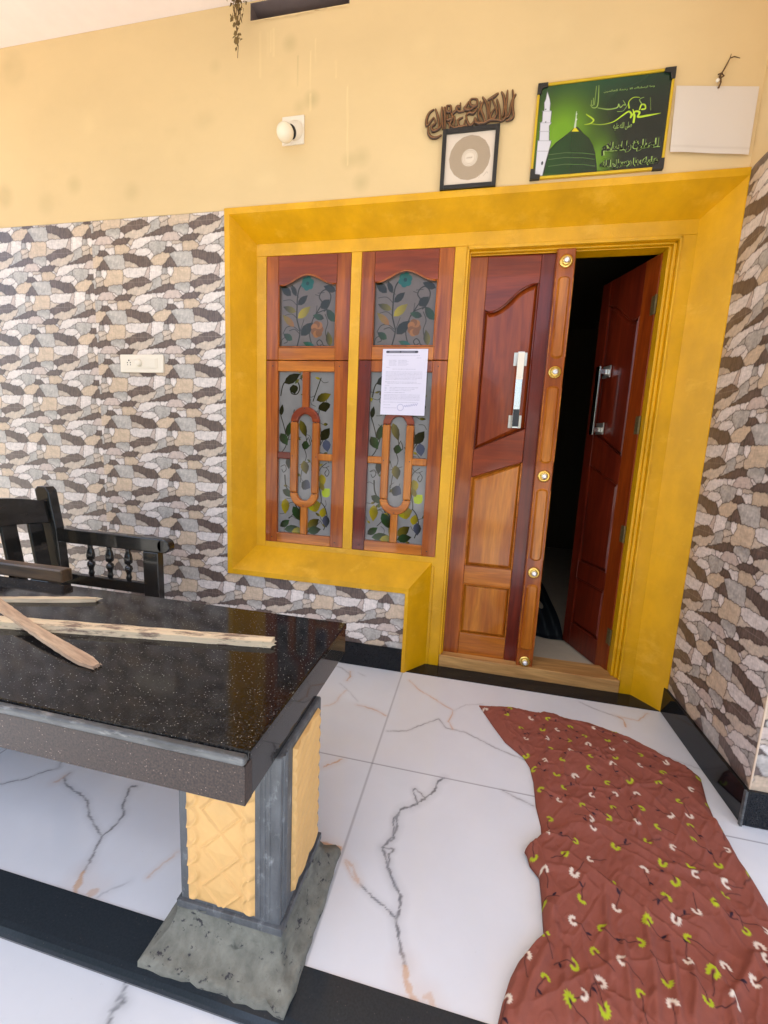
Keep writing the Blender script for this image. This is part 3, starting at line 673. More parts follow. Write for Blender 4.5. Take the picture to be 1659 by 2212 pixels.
# ---------------------------------------------------------------- windows
CW = crop(560, 480, 2.765); CX = crop(560, 880, 2.765)
DK = srgb(34, 32, 16); OL = srgb(104, 92, 28); GR = srgb(40, 66, 34); TE = srgb(20, 82, 76); BR = srgb(128, 82, 40); LM = srgb(150, 168, 20); BL = srgb(70, 74, 92); YL = srgb(148, 132, 20)
up_lines = [([(1175,1055),(1200,960),(1190,900),(1180,850),(1185,760),(1190,700),(1205,640),(1235,600)], 7),
 ([(1290,1040),(1275,960),(1300,870),(1330,820),(1400,790)], 5), ([(1310,850),(1350,790),(1380,740),(1360,700),(1380,660),(1420,645),(1450,690),(1430,760),(1395,800)], 6),
 ([(1190,940),(1150,910),(1100,915),(1070,960)], 4), ([(1195,960),(1160,930),(1120,940)], 4), ([(1185,760),(1140,720),(1080,725)], 3), ([(1180,850),(1140,820),(1075,835)], 3),
 ([(1400,790),(1450,800),(1480,870)], 5), ([(1400,820),(1420,880),(1400,950),(1420,1040)], 4), ([(1050,1050),(1060,1005),(1090,990),(1100,1020),(1075,1030)], 4),
 ([(1410,1055),(1380,1045),(1370,1020),(1350,1005),(1330,1025),(1345,1050),(1365,1040)], 5), ([(1360,690),(1330,680)], 3), ([(1350,670),(1400,665)], 3), ([(1200,700),(1150,650),(1140,620)], 3), ([(1330,820),(1340,760)], 3), ([(1200,950),(1220,900),(1235,860)], 3)]
up_leaves = [((1140,690),(1062,612),50,DK,None), ((1180,692),(1148,608),34,DK,None), ((1192,755),(1270,685),44,DK,None), ((1176,806),(1076,768),40,DK,OL), ((1188,852),(1290,764),52,YL,OL),
 ((1158,912),(1070,826),42,OL,BR), ((1208,975),(1305,880),64,DK,None), ((1140,1008),(1072,962),44,DK,GR), ((1370,780),(1440,715),56,DK,None), ((1392,852),(1305,828),40,GR,DK), ((1476,876),(1412,782),52,DK,GR),
 ((1432,1052),(1418,942),44,DK,OL), ((1312,1058),(1222,1022),36,GR,TE), ((1490,655),(1395,618),44,DK,None)]
def upper_pane(x0, x1, z0, z1, zsh, y, parent):
    X, Z = wallgrid(x0-.004, x1+.004, z0-.004, z1+.004, .0016)
    p = Paint(X, Z, np.array(srgb(98, 88, 82)))
    q0 = np.array(wl(CW, [(1040, 1065), (1490, 1065), (1055, 620), (1495, 605)], .13)); xa, xb = q0[[0, 2], 0].mean(), q0[[1, 3], 0].mean(); za, zb = q0[:2, 1].mean(), q0[2:, 1].mean()
    def mp(pts): return [(x0+(a-xa)/(xb-xa)*(x1-x0), z0+(c-za)/(zb-za)*(zsh-z0)) for a, c in wl(CW, pts, .13)]
    k = (x1-x0)/450
    for pts, wd in up_lines: p.curve(mp(pts), wd*k*1.35, DK, .0016)
    for a, c, wd, c1, c2 in up_leaves:
        a, c = mp([a, c]); p.leaf(a, c, wd*k*1.15, c1, c2)
    fc = mp([(1272, 600)])[0]
    for i in range(6):
        an = i*math.pi/3+.3; p.disc((fc[0]+28*k*math.cos(an), fc[1]+28*k*math.sin(an)), 23*k, TE)
    p.disc(fc, 13*k, srgb(10, 50, 50))
    fc = mp([(1335, 930)])[0]
    for i in range(7):
        an = i*math.pi*2/7; p.disc((fc[0]+24*k*math.cos(an), fc[1]+34*k*math.sin(an)), 26*k, np.array(BR)*(.7+.5*(i % 2)))
    sheet('figured_glass', onwall(X, Z, y), p.C, M_glass, parent)
lo_lines = [([(600,1245),(575,1180),(530,1100),(490,1010),(440,930),(430,850)], 7), ([(400,440),(430,540),(440,640),(400,700)], 5), ([(400,300),(420,220),(470,190),(520,200),(540,250),(520,290),(480,285),(470,250)], 6), ([(450,620),(475,520),(500,400)], 5),
 ([(640,340),(670,260),(700,180)], 5), ([(700,360),(680,450),(700,560),(690,650)], 4), ([(560,640),(590,720),(560,800),(545,900)], 4), ([(545,480),(580,560),(600,650)], 4), ([(610,600),(620,640),(600,650),(590,620),(605,590)], 4),
 ([(670,860),(700,800),(740,770)], 4), ([(680,760),(720,800),(760,790)], 3), ([(740,800),(760,830),(745,860),(728,840),(740,820)], 4), ([(650,1060),(700,1040),(690,950),(670,900)], 5), ([(700,1040),(730,1080),(745,1150),(720,1230)], 5),
 ([(480,980),(540,1080),(560,1170)], 6), ([(450,1050),(500,1040),(560,1100)], 3), ([(460,1150),(490,1120),(500,1080)], 4), ([(400,790),(430,780),(440,810),(420,830),(408,810)], 4), ([(690,650),(720,600)], 4), ([(540,780),(620,760)], 3)]
lo_leaves = [((425,215),(545,150),44,DK,None), ((490,225),(505,290),46,DK,None), ((400,440),(412,360),24,DK,None), ((448,585),(470,480),34,DK,GR), ((398,560),(450,645),44,DK,GR), ((665,335),(775,290),42,DK,OL), ((715,345),(735,415),64,DK,None),
 ((700,610),(765,525),48,DK,None), ((735,605),(748,692),44,BL,None), ((555,640),(615,650),44,DK,GR), ((545,470),(590,590),38,OL,DK), ((570,750),(590,845),44,OL,DK), ((455,725),(460,810),32,DK,None), ((700,845),(718,925),40,OL,YL), ((712,1000),(765,945),48,LM,None), ((605,1070),(700,1050),70,YL,OL),
 ((705,1145),(722,1075),38,YL,OL), ((735,1130),(738,1215),40,BL,DK), ((412,950),(495,1000),36,DK,GR), ((435,1010),(432,1120),46,YL,OL), ((490,1065),(560,1175),50,GR,DK), ((395,1205),(465,1160),36,DK,GR), ((425,1225),(545,1215),40,GR,DK), ((600,1215),(685,1155),48,OL,DK),
 ((600,1240),(700,1225),44,GR,DK), ((555,900),(620,940),56,DK,BL), ((720,960),(690,900),26,OL,None), ((480,1240),(590,1235),40,YL,GR), ((590,1235),(540,1160),38,OL,YL), ((640,1100),(600,1030),30,LM,YL)]
def lower_pane(x0, x1, z0, z1, y, parent, flip):
    X, Z = wallgrid(x0-.004, x1+.004, z0-.004, z1+.004, .0017)
    p = Paint(X, Z, np.array(srgb(126, 125, 124)))
    q0 = np.array(wl(CX, [(390, 1240), (775, 1250), (390, 140), (780, 140)], .13)); xa, xb = q0[:, 0].min(), q0[:, 0].max(); za, zb = q0[:, 1].min(), q0[:, 1].max()
    def mp(pts):
        return [(x0+(a-xa)/(xb-xa)*(x1-x0)*1.0, z0+(c-za)/(zb-za)*(z1-z0)) for a, c in wl(CX, pts, .13)]
    k = (x1-x0)/385
    for pts, wd in lo_lines: p.curve(mp(pts), wd*k*1.2, DK, .0016)
    rg = np.random.default_rng(int(abs(x0)*1000))
    for _ in range(34):      # small filler leaves and tendrils between the large ones
        a = np.array((rg.uniform(x0, x1), rg.uniform(z0, z1))); an_ = rg.uniform(0, 6.28); d_ = np.array((math.cos(an_), math.sin(an_)))
        p.curve([tuple(a-d_*.05), tuple(a-d_*.025+np.array((-d_[1], d_[0]))*.012), tuple(a)], .0032, DK, .0016, .85)
        if _ % 3: p.leaf(tuple(a), tuple(a+d_*rg.uniform(.022, .040)), rg.uniform(.012, .022), (DK, OL, GR, YL)[_ % 4], OL if _ % 4 != 1 else DK)
    for a, c, wd, c1, c2 in lo_leaves:
        a, c = mp([a, c]); p.leaf(a, c, wd*k*1.35, c1, c2)
    sheet('figured_glass', onwall(X, Z, y), p.C, M_glass, parent)

def shutter(x0, x1, z0, z1, upper, label, redl):
    t = empty('window_shutter', ((x0+x1)/2, .125, z0), label=label, cat='shutter', group='varnished window shutters with figured glass')
    inv = Matrix.Translation((-(x0+x1)/2, -.125, -z0)); kids = []
    w_ = x1-x0; sl_ = w_*.148; a0, a1 = x0+sl_, x1-sl_*1.08; yf = .122
    for (xa, xb, m) in ((x0, a0-.0005, M_woodr if redl else M_woodv), (a1+.0005, x1, M_woodv)):
        kids.append(MB().box(xa, xb, yf, .158, z0, z1).build('stile', m, t, bevel=.003))
    if upper:
        zb = z0+.068; zsh, zpk = z1-.150, z1-.098
        kids.append(MB().box(a0, a1, yf+.001, .157, z0, zb).build('bottom_rail', M_woodv if redl else M_woodh, t, bevel=.003))
        arch = []
        for i in range(25):
            s = i/24; c = abs(s-.5)*2; h = .5+.5*math.cos(math.pi*min(1, c/.92)); arch.append((a0+(a1-a0)*s, zsh+(zpk-zsh)*h))
        kids.append(MB().prism([(a0, z1)]+arch+[(a1, z1)], yf+.001, .157).build('top_rail', M_woodrh if not redl else M_woodv, t, bevel=.002))
        bb = MB(); path = [(a0+.003, yf+.004, zb+.004), (a1-.003, yf+.004, zb+.004)]+[(x, yf+.004, z-.002) for x, z in arch[::-1]]
        bb.tube(path, .005, 6, closed=True); kids.append(bb.build('glazing_bead', M_woodv, t, smooth=True))
        k0 = len(COL.objects); upper_pane(a0, a1, zb, zpk, zsh, .140, t); kids.append(COL.objects[-1])
    else:
        zb, zt_ = z0+.060, z1-.058
        kids.append(MB().box(a0, a1, yf+.001, .157, z0, zb).build('bottom_rail', M_woodh, t, bevel=.003))
        kids.append(MB().box(a0, a1, yf+.001, .157, zt_, z1).build('top_rail', M_woodh if not redl else M_woodv, t, bevel=.003))
        xm = (a0+a1)/2; bw = .021; zh = z0+(z1-z0)*.495; ob, ot = z0+.222, z1-.252; ro, ri = .088, .045
        def lune(za, sgn):      # half ring closing the oval
            o = [(xm+ro*math.cos(q), za+sgn*ro*math.sin(q)) for q in np.linspace(0, math.pi, 15)]; i_ = [(xm+ri*math.cos(q), za+sgn*ri*math.sin(q)) for q in np.linspace(math.pi, 0, 15)]
            return o+i_
        zc1, zc0 = ot-ro, ob+ro
        bm_ = MB(); bm_.prism(lune(zc1, 1), yf-.002, .150); kids.append(bm_.build('oval_arc', M_woodrh, t, bevel=.006))
        bm_ = MB(); bm_.prism(lune(zc0, -1), yf-.002, .150); kids.append(bm_.build('oval_arc', M_woodh, t, bevel=.006))
        for s in (-1, 1):
            kids.append(MB().box(min(xm+s*ri, xm+s*ro), max(xm+s*ri, xm+s*ro), yf-.0035, .150, zc0, zc1).build('oval_bar', M_woodo, t, bevel=.008))
        kids.append(MB().box(xm-bw, xm+bw, yf, .150, ot-.008, zt_).build('glazing_bar', M_woodv, t, bevel=.006))
        kids.append(MB().box(xm-bw, xm+bw, yf, .150, zb, ob+.008).build('glazing_bar', M_woodo, t, bevel=.006))
        kids.append(MB().box(a0, xm-ro+.006, yf, .150, zh-.02, zh+.02).build('glazing_bar', M_woodr if not redl else M_woodo, t, bevel=.006))
        kids.append(MB().box(xm+ro-.006, a1, yf, .150, zh-.02, zh+.02).build('glazing_bar', M_woodo, t, bevel=.006))
        for (x, z) in ((a0-.03, z0+.03), (a1+.03, z0+.03), (a0-.03, z1-.03), (a1+.03, z1-.03), (xm, ot-.012), (xm, ob+.012), (xm-.066, zc0), (xm+.066, zc0), (xm-.066, zc1), (xm+.066, zc1), (xm-.074, zh), (xm+.074, zh)):
            kids.append(MB().lathe([(.0035, 0), (.0035, .0015)], (x, yf-.0035, z), (0, -1, 0), 8).build('dowel_peg', M_dark, t))
        lower_pane(a0, a1, zb, zt_, .143, t, False); kids.append(COL.objects[-1])
    for o in kids: o.matrix_parent_inverse = inv
    return t
shutter(-1.221, -.728, 1.715, 2.267, True, 'upper shutter of the left window, arched pane with leaf pattern beside the stone tiles', False)
shutter(-1.221, -.728, .648, 1.711, False, 'lower shutter of the left window, oval glazing bar, no paper on it', False)
shutter(-.669, -.181, 1.718, 2.267, True, 'upper shutter of the right window, arched pane above the notice', False)
shutter(-.669, -.181, .648, 1.714, False, 'lower shutter of the right window, oval bar partly under the notice, dark red left stile', True)

# notice taped to the right window
X, Z = wallgrid(-.532, -.287, 1.426, 1.772, .0016); p = Paint(X, Z, np.array(srgb(214, 210, 226)))
p.line([(-.508, 1.757), (-.345, 1.757)], .012, srgb(60, 60, 74), .0015)
p.line([(-.494, 1.757), (-.44, 1.757)], .004, srgb(150, 150, 165), .002); p.line([(-.43, 1.757), (-.358, 1.757)], .004, srgb(150, 150, 165), .002)
ink = srgb(150, 148, 168)
def tl(x0, x1, z, a=.8):
    x = x0
    while x < x1:
        w_ = rng.uniform(.006, .018); p.line([(x, z), (min(x+w_, x1), z)], .0022, ink, .0022, a*rng.uniform(.6, 1)); x += w_+.004
tl(-.51, -.33, 1.738); tl(-.345, -.318, 1.726)
for i in range(5): tl(-.495, -.455, 1.714-.0065*i); tl(-.445, -.40+.01*(i % 2), 1.714-.0065*i)
tl(-.51, -.49, 1.677); tl(-.475, -.35, 1.668)
for i in range(7): tl(-.510, -.312 if i < 6 else -.34, 1.654-.0068*i)
tl(-.512, -.34, 1.601, 1); tl(-.5, -.315, 1.594); tl(-.513, -.49, 1.582)
for i in range(3): tl(-.513, -.503, 1.572-.008*i); tl(-.485, -.33-.02*i, 1.572-.008*i)
tl(-.515, -.40, 1.545, 1)
for i in range(5): tl(-.515, -.318, 1.534-.0068*i)
tl(-.517, -.33, 1.494); tl(-.515, -.48, 1.480); tl(-.515, -.44, 1.464)
for i in range(24):
    a = i*math.pi/12; p.line([(-.421+.017*math.cos(a), 1.467+.017*math.sin(a)), (-.421+.017*math.cos(a+.26), 1.467+.017*math.sin(a+.26))], .002, srgb(130, 130, 175), .002, .8)
sg = [(-.40+.0035*i, 1.473+.006*math.sin(i*1.9)+.0006*i) for i in range(22)]; p.line(sg, .002, srgb(120, 120, 170), .002, .9)
Pp = onwall(X, Z, .1165); Pp[..., 1] -= .0035*np.clip((1.46-Z)/.04, 0, 1)
sheet('notice', Pp, p.C, M_paper, label='white printed notice taped over the right window shutters', cat='notice')

# ---------------------------------------------------------------- things on the wall
# lamp holder with frosted bulb
t = empty('wall_lamp', (-1.012, -.001, 2.785), label='unlit frosted bulb in a white square wall holder above the left window', cat='lamp')
T0 = Matrix.Translation((1.012, .001, -2.785))
def loc(o): o.matrix_parent_inverse = T0
loc(MB().box(-1.070, -.953, -.012, -.001, 2.722, 2.848).build('mounting_plate', M_white, t, bevel=.003))
c0 = Vector((-.996, -.012, 2.778)); ax = Vector((-.026, -.088, -.062)).normalized()
loc(MB().lathe([(.040, -.012), (.040, .012), (.034, .034), (.030, .040)], c0, ax, 28).build('lamp_socket', M_white, t, smooth=True))
loc(MB().lathe([(.0295, .039), (.0295, .048)], c0, ax, 28).build('socket_ring', M_dark, t, smooth=True))
pr = [(.020, .046), (.022, .056)]+[(.041*math.sin(a), .092-.041*math.cos(a)) for a in np.linspace(.65, math.pi-.03, 14)]
loc(MB().lathe(pr, c0, ax, 28).build('bulb', M_bulb, t, smooth=True))
# switch board
t = empty('switch_board', (-1.939, 0, 1.6645), label='white switch board with dimmer knob on the stone tiled wall', cat='switch')
T0 = Matrix.Translation((1.939, 0, -1.6645))
loc(MB().box(-2.084, -1.794, -.016, .0, 1.614, 1.715).build('cover_plate', M_white, t, bevel=.004))
loc(MB().box(-2.048, -1.83, -.0185, -.016, 1.636, 1.693).build('module_strip', M_white, t, bevel=.002))
b = MB()
for (x, z, r) in ((-2.021, 1.681, .0042), (-2.031, 1.668, .0034), (-2.011, 1.668, .0034), (-2.030, 1.656, .0026), (-2.011, 1.656, .0026)): b.lathe([(r, 0), (r, .0012)], (x, -.0184, z), (0, -1, 0), 10)
loc(b.build('socket_holes', M_dark, t))
loc(MB().lathe([(.022, 0), (.022, .004), (.018, .014), (.016, .016)], (-1.952, -.0185, 1.667), (0, -1, 0), 24).build('dimmer_knob', M_white, t, smooth=True))
loc(MB().box(-1.915, -1.838, -.0205, -.0185, 1.643, 1.687).build('switch_rocker', M_white, t, bevel=.002))

# arabic helper: joined letter forms in visual order
AR = {'ا':(0xFE8D,0xFE8E),'ب':(0xFE8F,0xFE90,0xFE91,0xFE92),'ة':(0xFE93,0xFE94),'ت':(0xFE95,0xFE96,0xFE97,0xFE98),'ح':(0xFEA1,0xFEA2,0xFEA3,0xFEA4),'د':(0xFEA9,0xFEAA),'ر':(0xFEAD,0xFEAE),
 'س':(0xFEB1,0xFEB2,0xFEB3,0xFEB4),'ص':(0xFEB9,0xFEBA,0xFEBB,0xFEBC),'ع':(0xFEC9,0xFECA,0xFECB,0xFECC),'ك':(0xFED9,0xFEDA,0xFEDB,0xFEDC),'ل':(0xFEDD,0xFEDE,0xFEDF,0xFEE0),'م':(0xFEE1,0xFEE2,0xFEE3,0xFEE4),
 'ن':(0xFEE5,0xFEE6,0xFEE7,0xFEE8),'ه':(0xFEE9,0xFEEA,0xFEEB,0xFEEC),'و':(0xFEED,0xFEEE),'ي':(0xFEF1,0xFEF2,0xFEF3,0xFEF4),'ى':(0xFEEF,0xFEF0),'إ':(0xFE87,0xFE88),'#':(0xFEFB,0xFEFC)}
def arabic(s):
    words = []
    for wd in s.split(' '):
        wd = wd.replace('لا', '#'); o = ''
        for i, ch in enumerate(wd):
            f = AR[ch]; pv = i > 0 and len(AR[wd[i-1]]) == 4; nx_ = i < len(wd)-1 and len(f) == 4
            o += chr(f[3] if pv and nx_ else f[1] if pv else f[2] if nx_ else f[0])
        words.append(o[::-1])
    return ' '.join(words[::-1])
def text_mesh(name, body, x0, x1, z0, z1, y, mats, parent, depth=.0006, offset=0.0, shear=0.0, slope=0.0):
    c = bpy.data.curves.new(name, 'FONT'); c.body = body; c.offset = offset; c.extrude = .5; c.resolution_u = 4
    o = bpy.data.objects.new(name, c); COL.objects.link(o); dg = bpy.context.evaluated_depsgraph_get(); dg.update()
    me = bpy.data.meshes.new_from_object(o.evaluated_get(dg)); bpy.data.objects.remove(o); 
    n = len(me.vertices); co = np.zeros(n*3); me.vertices.foreach_get('co', co); co = co.reshape(-1, 3)
    if shear: co[:, 0] += shear*co[:, 1]
    mn, mxx = co.min(0), co.max(0); s = (co-mn)/(mxx-mn+1e-9)
    P = np.stack([x0+(x1-x0)*s[:, 0], y-depth*s[:, 2], z0+(z1-z0)*s[:, 1]+slope*(s[:, 0]-.5)], -1)
    me.vertices.foreach_set('co', P.reshape(-1)); me.materials.clear(); me.materials.append(mats); me.update()
    o = bpy.data.objects.new(name, me); COL.objects.link(o)
    if parent is not None: o.parent = parent
    return o
# wooden calligraphy cut-out
t = empty('calligraphy_cutout', (-.15, -.004, 2.70), label='brown wooden cut-out of arabic lettering above the black framed print', cat='wall art')
T0 = Matrix.Translation((.15, .004, -2.70))
CC = crop(1040, 200, 5.925)
STK = [[(1430,150),(1440,260),(1430,420),(1440,540),(1400,590),(1330,610)],[(1480,215),(1430,300),(1400,420),(1380,520),(1340,570)],[(1355,160),(1350,260),(1330,420),(1330,540),(1290,600),(1240,620)],[(1265,185),(1300,260),(1310,400),(1280,560)],
 [(1220,205),(1150,260),(1060,310)],[(1200,290),(1230,420),(1240,560),(1240,620)],[(1130,290),(1180,420),(1190,520),(1130,590),(1100,560),(1130,480),(1190,400)],[(1100,320),(1080,450),(1100,590)],[(985,260),(1040,350),(1060,480),(1060,600)],
 [(1000,330),(960,440),(1000,560),(1020,640)],[(950,320),(960,400),(920,520),(960,640)],[(910,420),(850,500),(790,490),(750,520)],[(850,285),(810,300),(800,370),(850,400),(900,380),(905,300),(850,285)],[(780,330),(740,400),(720,440),(800,450),(870,400)],
 [(660,350),(650,430),(620,400),(600,440),(640,480),(720,470)],[(740,520),(760,620),(800,680),(850,640),(870,560)],[(870,560),(900,640),(950,660)],[(700,560),(650,580),(620,620),(640,700),(700,690),(730,600)],[(600,460),(560,490),(530,520)],
 [(480,390),(460,400),(455,470),(510,480),(515,400),(480,390)],[(510,480),(540,560),(510,640),(490,740)],[(480,520),(460,600),(520,580),(570,560),(560,700)],[(420,410),(430,560),(430,740)],[(385,410),(385,560),(400,740)],[(290,440),(320,540),(340,640),(330,740)],
 [(270,440),(200,490),(160,580),(155,680),(200,640),(260,560)],[(260,560),(290,640),(230,700),(250,760),(310,740),(360,700),(385,600)],[(190,700),(180,780),(220,850),(300,860),(380,820)],[(470,640),(560,720),(640,700),(760,690)],[(870,640),(1000,650),(1100,600),(1240,615)]]
for dr, m, yb, nm in ((.0062, M_callidark, -.012, 'lettering_edge'), (.0030, M_calli, -.0165, 'lettering_face')):
    b = MB()
    for i, q in enumerate(STK):
        q = spline(wl(CC, q, -.012), 3); k = len(q); rr_ = [dr*(.55+.65*math.sin(math.pi*(j+.6)/(k+.2))) for j in range(k)]
        b.tube([(x, yb-(i % 5)*.0006, z) for x, z in q], rr_, 6)
    loc(b.build(nm, m, t, smooth=True))

# black framed round print
t = empty('framed_print', (-.133, -.01, 2.454), label='small black frame with a round grey printed seal, standing on the yellow surround', cat='picture')
T0 = Matrix.Translation((.133, .01, -2.454)); fx = (-.262, -.006, 2.4545, 2.708); fw = .018
b = MB().box(fx[0], fx[0]+fw, -.024, -.002, fx[2], fx[3]).box(fx[1]-fw, fx[1], -.024, -.002, fx[2], fx[3]).box(fx[0]+fw, fx[1]-fw, -.024, -.002, fx[2], fx[2]+fw).box(fx[0]+fw, fx[1]-fw, -.024, -.002, fx[3]-fw, fx[3])
loc(b.build('frame', M_frameblk, t, bevel=.001))
X, Z = wallgrid(fx[0]+fw-.001, fx[1]-fw+.001, fx[2]+fw-.001, fx[3]-fw+.001, .0013); p = Paint(X, Z, np.array(srgb(216, 200, 182)))
cc = (-.133, 2.586); G1 = np.array(srgb(172, 152, 128)); p.disc(cc, .094, G1, .0015)
rr = np.hypot(X-cc[0], Z-cc[1]); an = np.arctan2(Z-cc[1], X-cc[0])
k = (rr < .092) & (rr > .036); tx = .5+.5*np.sin(rr*2*math.pi/.0066)*np.sign(np.sin(an*46+np.floor(rr/.0066)*2.1)); p.C[k] *= np.clip((.78+.34*tx+rng.normal(0, .13, tx.shape))[k], .4, 1.2)[:, None]
for r_, c_ in ((.036, srgb(222, 208, 190)), (.033, srgb(178, 158, 134)), (.030, srgb(222, 208, 190)), (.026, srgb(180, 160, 138)), (.0235, srgb(218, 204, 186))): p.disc(cc, r_, c_, .001)
for i in range(3): p.line([(cc[0]-.012+.009*i, cc[1]-.002), (cc[0]-.007+.009*i, cc[1]+.003)], .003, srgb(150, 128, 106), .001)
p.line([(-.065, 2.505), (-.05, 2.522), (-.045, 2.515)], .0015, srgb(170, 150, 130), .001); p.line([(-.085, 2.498), (-.08, 2.515)], .0015, srgb(180, 160, 140), .001)
o = sheet('print', onwall(X, Z, -.012), p.C, M_print, t); loc(o)

# green poster with gold strips and black corners
t = empty('green_poster', (.415, -.01, 2.47), label='green poster of a dome and minaret with arabic lettering, gold edges and black corners', cat='poster')
T0 = Matrix.Translation((-.415, .01, -2.47)); PX0, PX1, PZ0, PZ1 = .143, .685, 2.471, 2.850
YP = -.012; X, Z = wallgrid(PX0+.008, PX1-.008, PZ0+.008, PZ1-.008, .0015); CP = crop(1300, 150, 2.6758)
u = (X-PX0)/(PX1-PX0); v = (Z-PZ0)/(PZ1-PZ0)
DG = np.array(srgb(8, 22, 8)); MG = np.array(srgb(14, 66, 38)); LGn = np.array(srgb(104, 150, 14))
p = Paint(X, Z, DG)
wgt = np.exp(-(((u-.22)/.20)**2+((v-.45)/.34)**2)); w2 = np.exp(-(((u-.45)/.5)**2+((v-1.05)/.27)**2)); w3 = np.exp(-(((u-.52)/.09)**2+((v-.18)/.2)**2))*.7
p.C = DG+(MG-DG)*w2[..., None]; p.C = p.C+(LGn-p.C)*np.clip(wgt*1.15, 0, 1)[..., None]; p.C = p.C+(LGn-p.C)*w3[..., None]
PW = lambda pts: wl(CP, pts, YP)
dome = [(160,760),(170,690),(200,600),(240,555),(300,510),(340,478),(368,450),(385,450),(420,490),(460,525),(485,570),(500,620),(508,690),(512,745),(330,765)]
p.poly(PW(dome), srgb(20, 62, 12), .002, ramp=srgb(14, 40, 8)); p.line(PW(dome), .0035, srgb(6, 14, 4), .0015)
for yy in (628, 660, 705): p.line(PW([(190, yy+6), (300, yy-8), (420, yy-6), (498, yy+4)]), .002, srgb(110, 140, 80), .0015, .55)
p.poly(PW([(345,478),(368,448),(395,478)]), srgb(214, 196, 20), .0015); p.line(PW([(368,448),(374,400),(378,345)]), [.008, .005, .002], srgb(196, 200, 176), .0015); p.disc(PW([(376,398)])[0], .004, srgb(206, 208, 190), .001); p.disc(PW([(378,362)])[0], .003, srgb(206, 208, 190), .001)
mina = [(98,775),(118,540),(128,538),(135,420),(148,410),(152,345),(162,335),(162,285),(172,262),(183,205),(200,262),(204,290),(200,335),(212,342),(205,410),(208,425),(196,440),(195,535),(210,545),(195,600),(170,690),(150,775)]
p.poly(PW(mina), srgb(206, 204, 212), .0015); p.line(PW(mina+[mina[0]]), .003, srgb(40, 46, 40), .0015, .8)
for yy, xa, xb in ((342, 150, 208), (420, 134, 208), (478, 130, 196), (540, 118, 208), (610, 112, 190)): p.line(PW([(xa, yy), (xb, yy)]), .003, srgb(150, 148, 158), .0015, .7)
p.disc(PW([(148, 690)])[0], .0045, srgb(60, 60, 66), .0015, ratio=1.8)
for yy in (330, 415): p.disc(PW([(172, yy)])[0], .003, srgb(90, 90, 98), .001)
LMc = srgb(176, 206, 40); PLc = srgb(140, 170, 80)      # painted sweeps of the central lettering
p.curve(PW([(430,432),(470,425),(492,405),(480,388),(450,368),(442,360)]), [.001,.004,.006,.005,.003,.001], LMc, .0015)
p.curve(PW([(470,425),(540,432),(620,415),(680,375),(725,345),(745,360),(740,385),(770,345),(800,350),(790,380),(850,372),(940,355)]), [.001,.002,.003,.005,.006,.006,.005,.006,.007,.007,.007,.001], LMc, .0015)
p.curve(PW([(760,415),(765,370),(755,330)]), [.008,.008,.002], LMc, .0015)
p.curve(PW([(800,330),(812,300),(835,300),(838,325),(815,330)]), .005, LMc, .0015); p.curve(PW([(730,320),(728,280),(760,250),(800,250)]), [.005,.003,.002,.001], LMc, .0015)
p.curve(PW([(820,300),(800,265),(830,248)]), [.003,.002,.001], PLc, .0015); p.curve(PW([(875,335),(872,250)]), .0015, PLc, .0015, .7)
p.curve(PW([(470,300),(490,320),(520,300),(528,170)]), [.001,.003,.004,.002], PLc, .0015); p.curve(PW([(498,300),(512,175)]), .002, PLc, .0015)
p.curve(PW([(520,320),(590,330),(650,318),(660,295),(672,318),(690,300),(706,300),(690,270)]), [.002,.004,.004,.003,.003,.003,.003,.001], PLc, .0015)
p.curve(PW([(480,270),(478,300),(490,300),(492,255)]), .002, PLc, .0015); p.curve(PW([(720,300),(690,340),(650,345)]), .002, PLc, .0015, .8)
o = sheet('printed_panel', onwall(X, Z, YP), p.C, M_print, t); loc(o)
def ptext(s, a, c, m, nm='lettering', off=0.0, y=YP-.0006, sh=0):
    (xa, za), (xb, zb) = PW([a, c]); loc(text_mesh(nm, arabic(s), min(xa, xb), max(xa, xb), min(za, zb), max(za, zb), y, m, t, .0004, off, sh, 0.0))
ptext('وما ارسلناك الا رحمة للعالمين', (560, 222), (902, 165), M_limed)
ptext('صلى الله عليه', (620, 475), (750, 412), M_limed)
for off, m, y in ((.12, M_limed, YP-.0006), (.05, M_txt, YP-.0014)):
    ptext('الصلوة والسلام', (540, 645), (945, 512), m, 'outlined_lettering', off, y); ptext('عليك يا رسول الله', (528, 735), (930, 640), m, 'outlined_lettering', off, y)
gs = .011; cl = .042
b = MB().box(PX0+cl, PX1-cl, -.017, -.002, PZ1-gs, PZ1).box(PX0+cl, PX1-cl, -.017, -.002, PZ0, PZ0+gs).box(PX0, PX0+gs, -.017, -.002, PZ0+cl, PZ1-cl).box(PX1-gs, PX1, -.017, -.002, PZ0+cl, PZ1-cl)
loc(b.build('gold_strip', M_gold, t, bevel=.003))
for (x, z, sx_, sz_) in ((PX0, PZ1, 1, -1), (PX1, PZ1, -1, -1), (PX0, PZ0, 1, 1), (PX1, PZ0, -1, 1)):
    w_ = .016; c_ = cl
    poly = [(x, z), (x+sx_*c_, z), (x+sx_*c_, z+sz_*w_), (x+sx_*w_*1.25, z+sz_*w_*1.25), (x+sx_*w_, z+sz_*c_), (x, z+sz_*c_)]
    loc(MB().prism(poly, -.0195, -.0025).build('corner_cap', M_frameblk, t, bevel=.001))

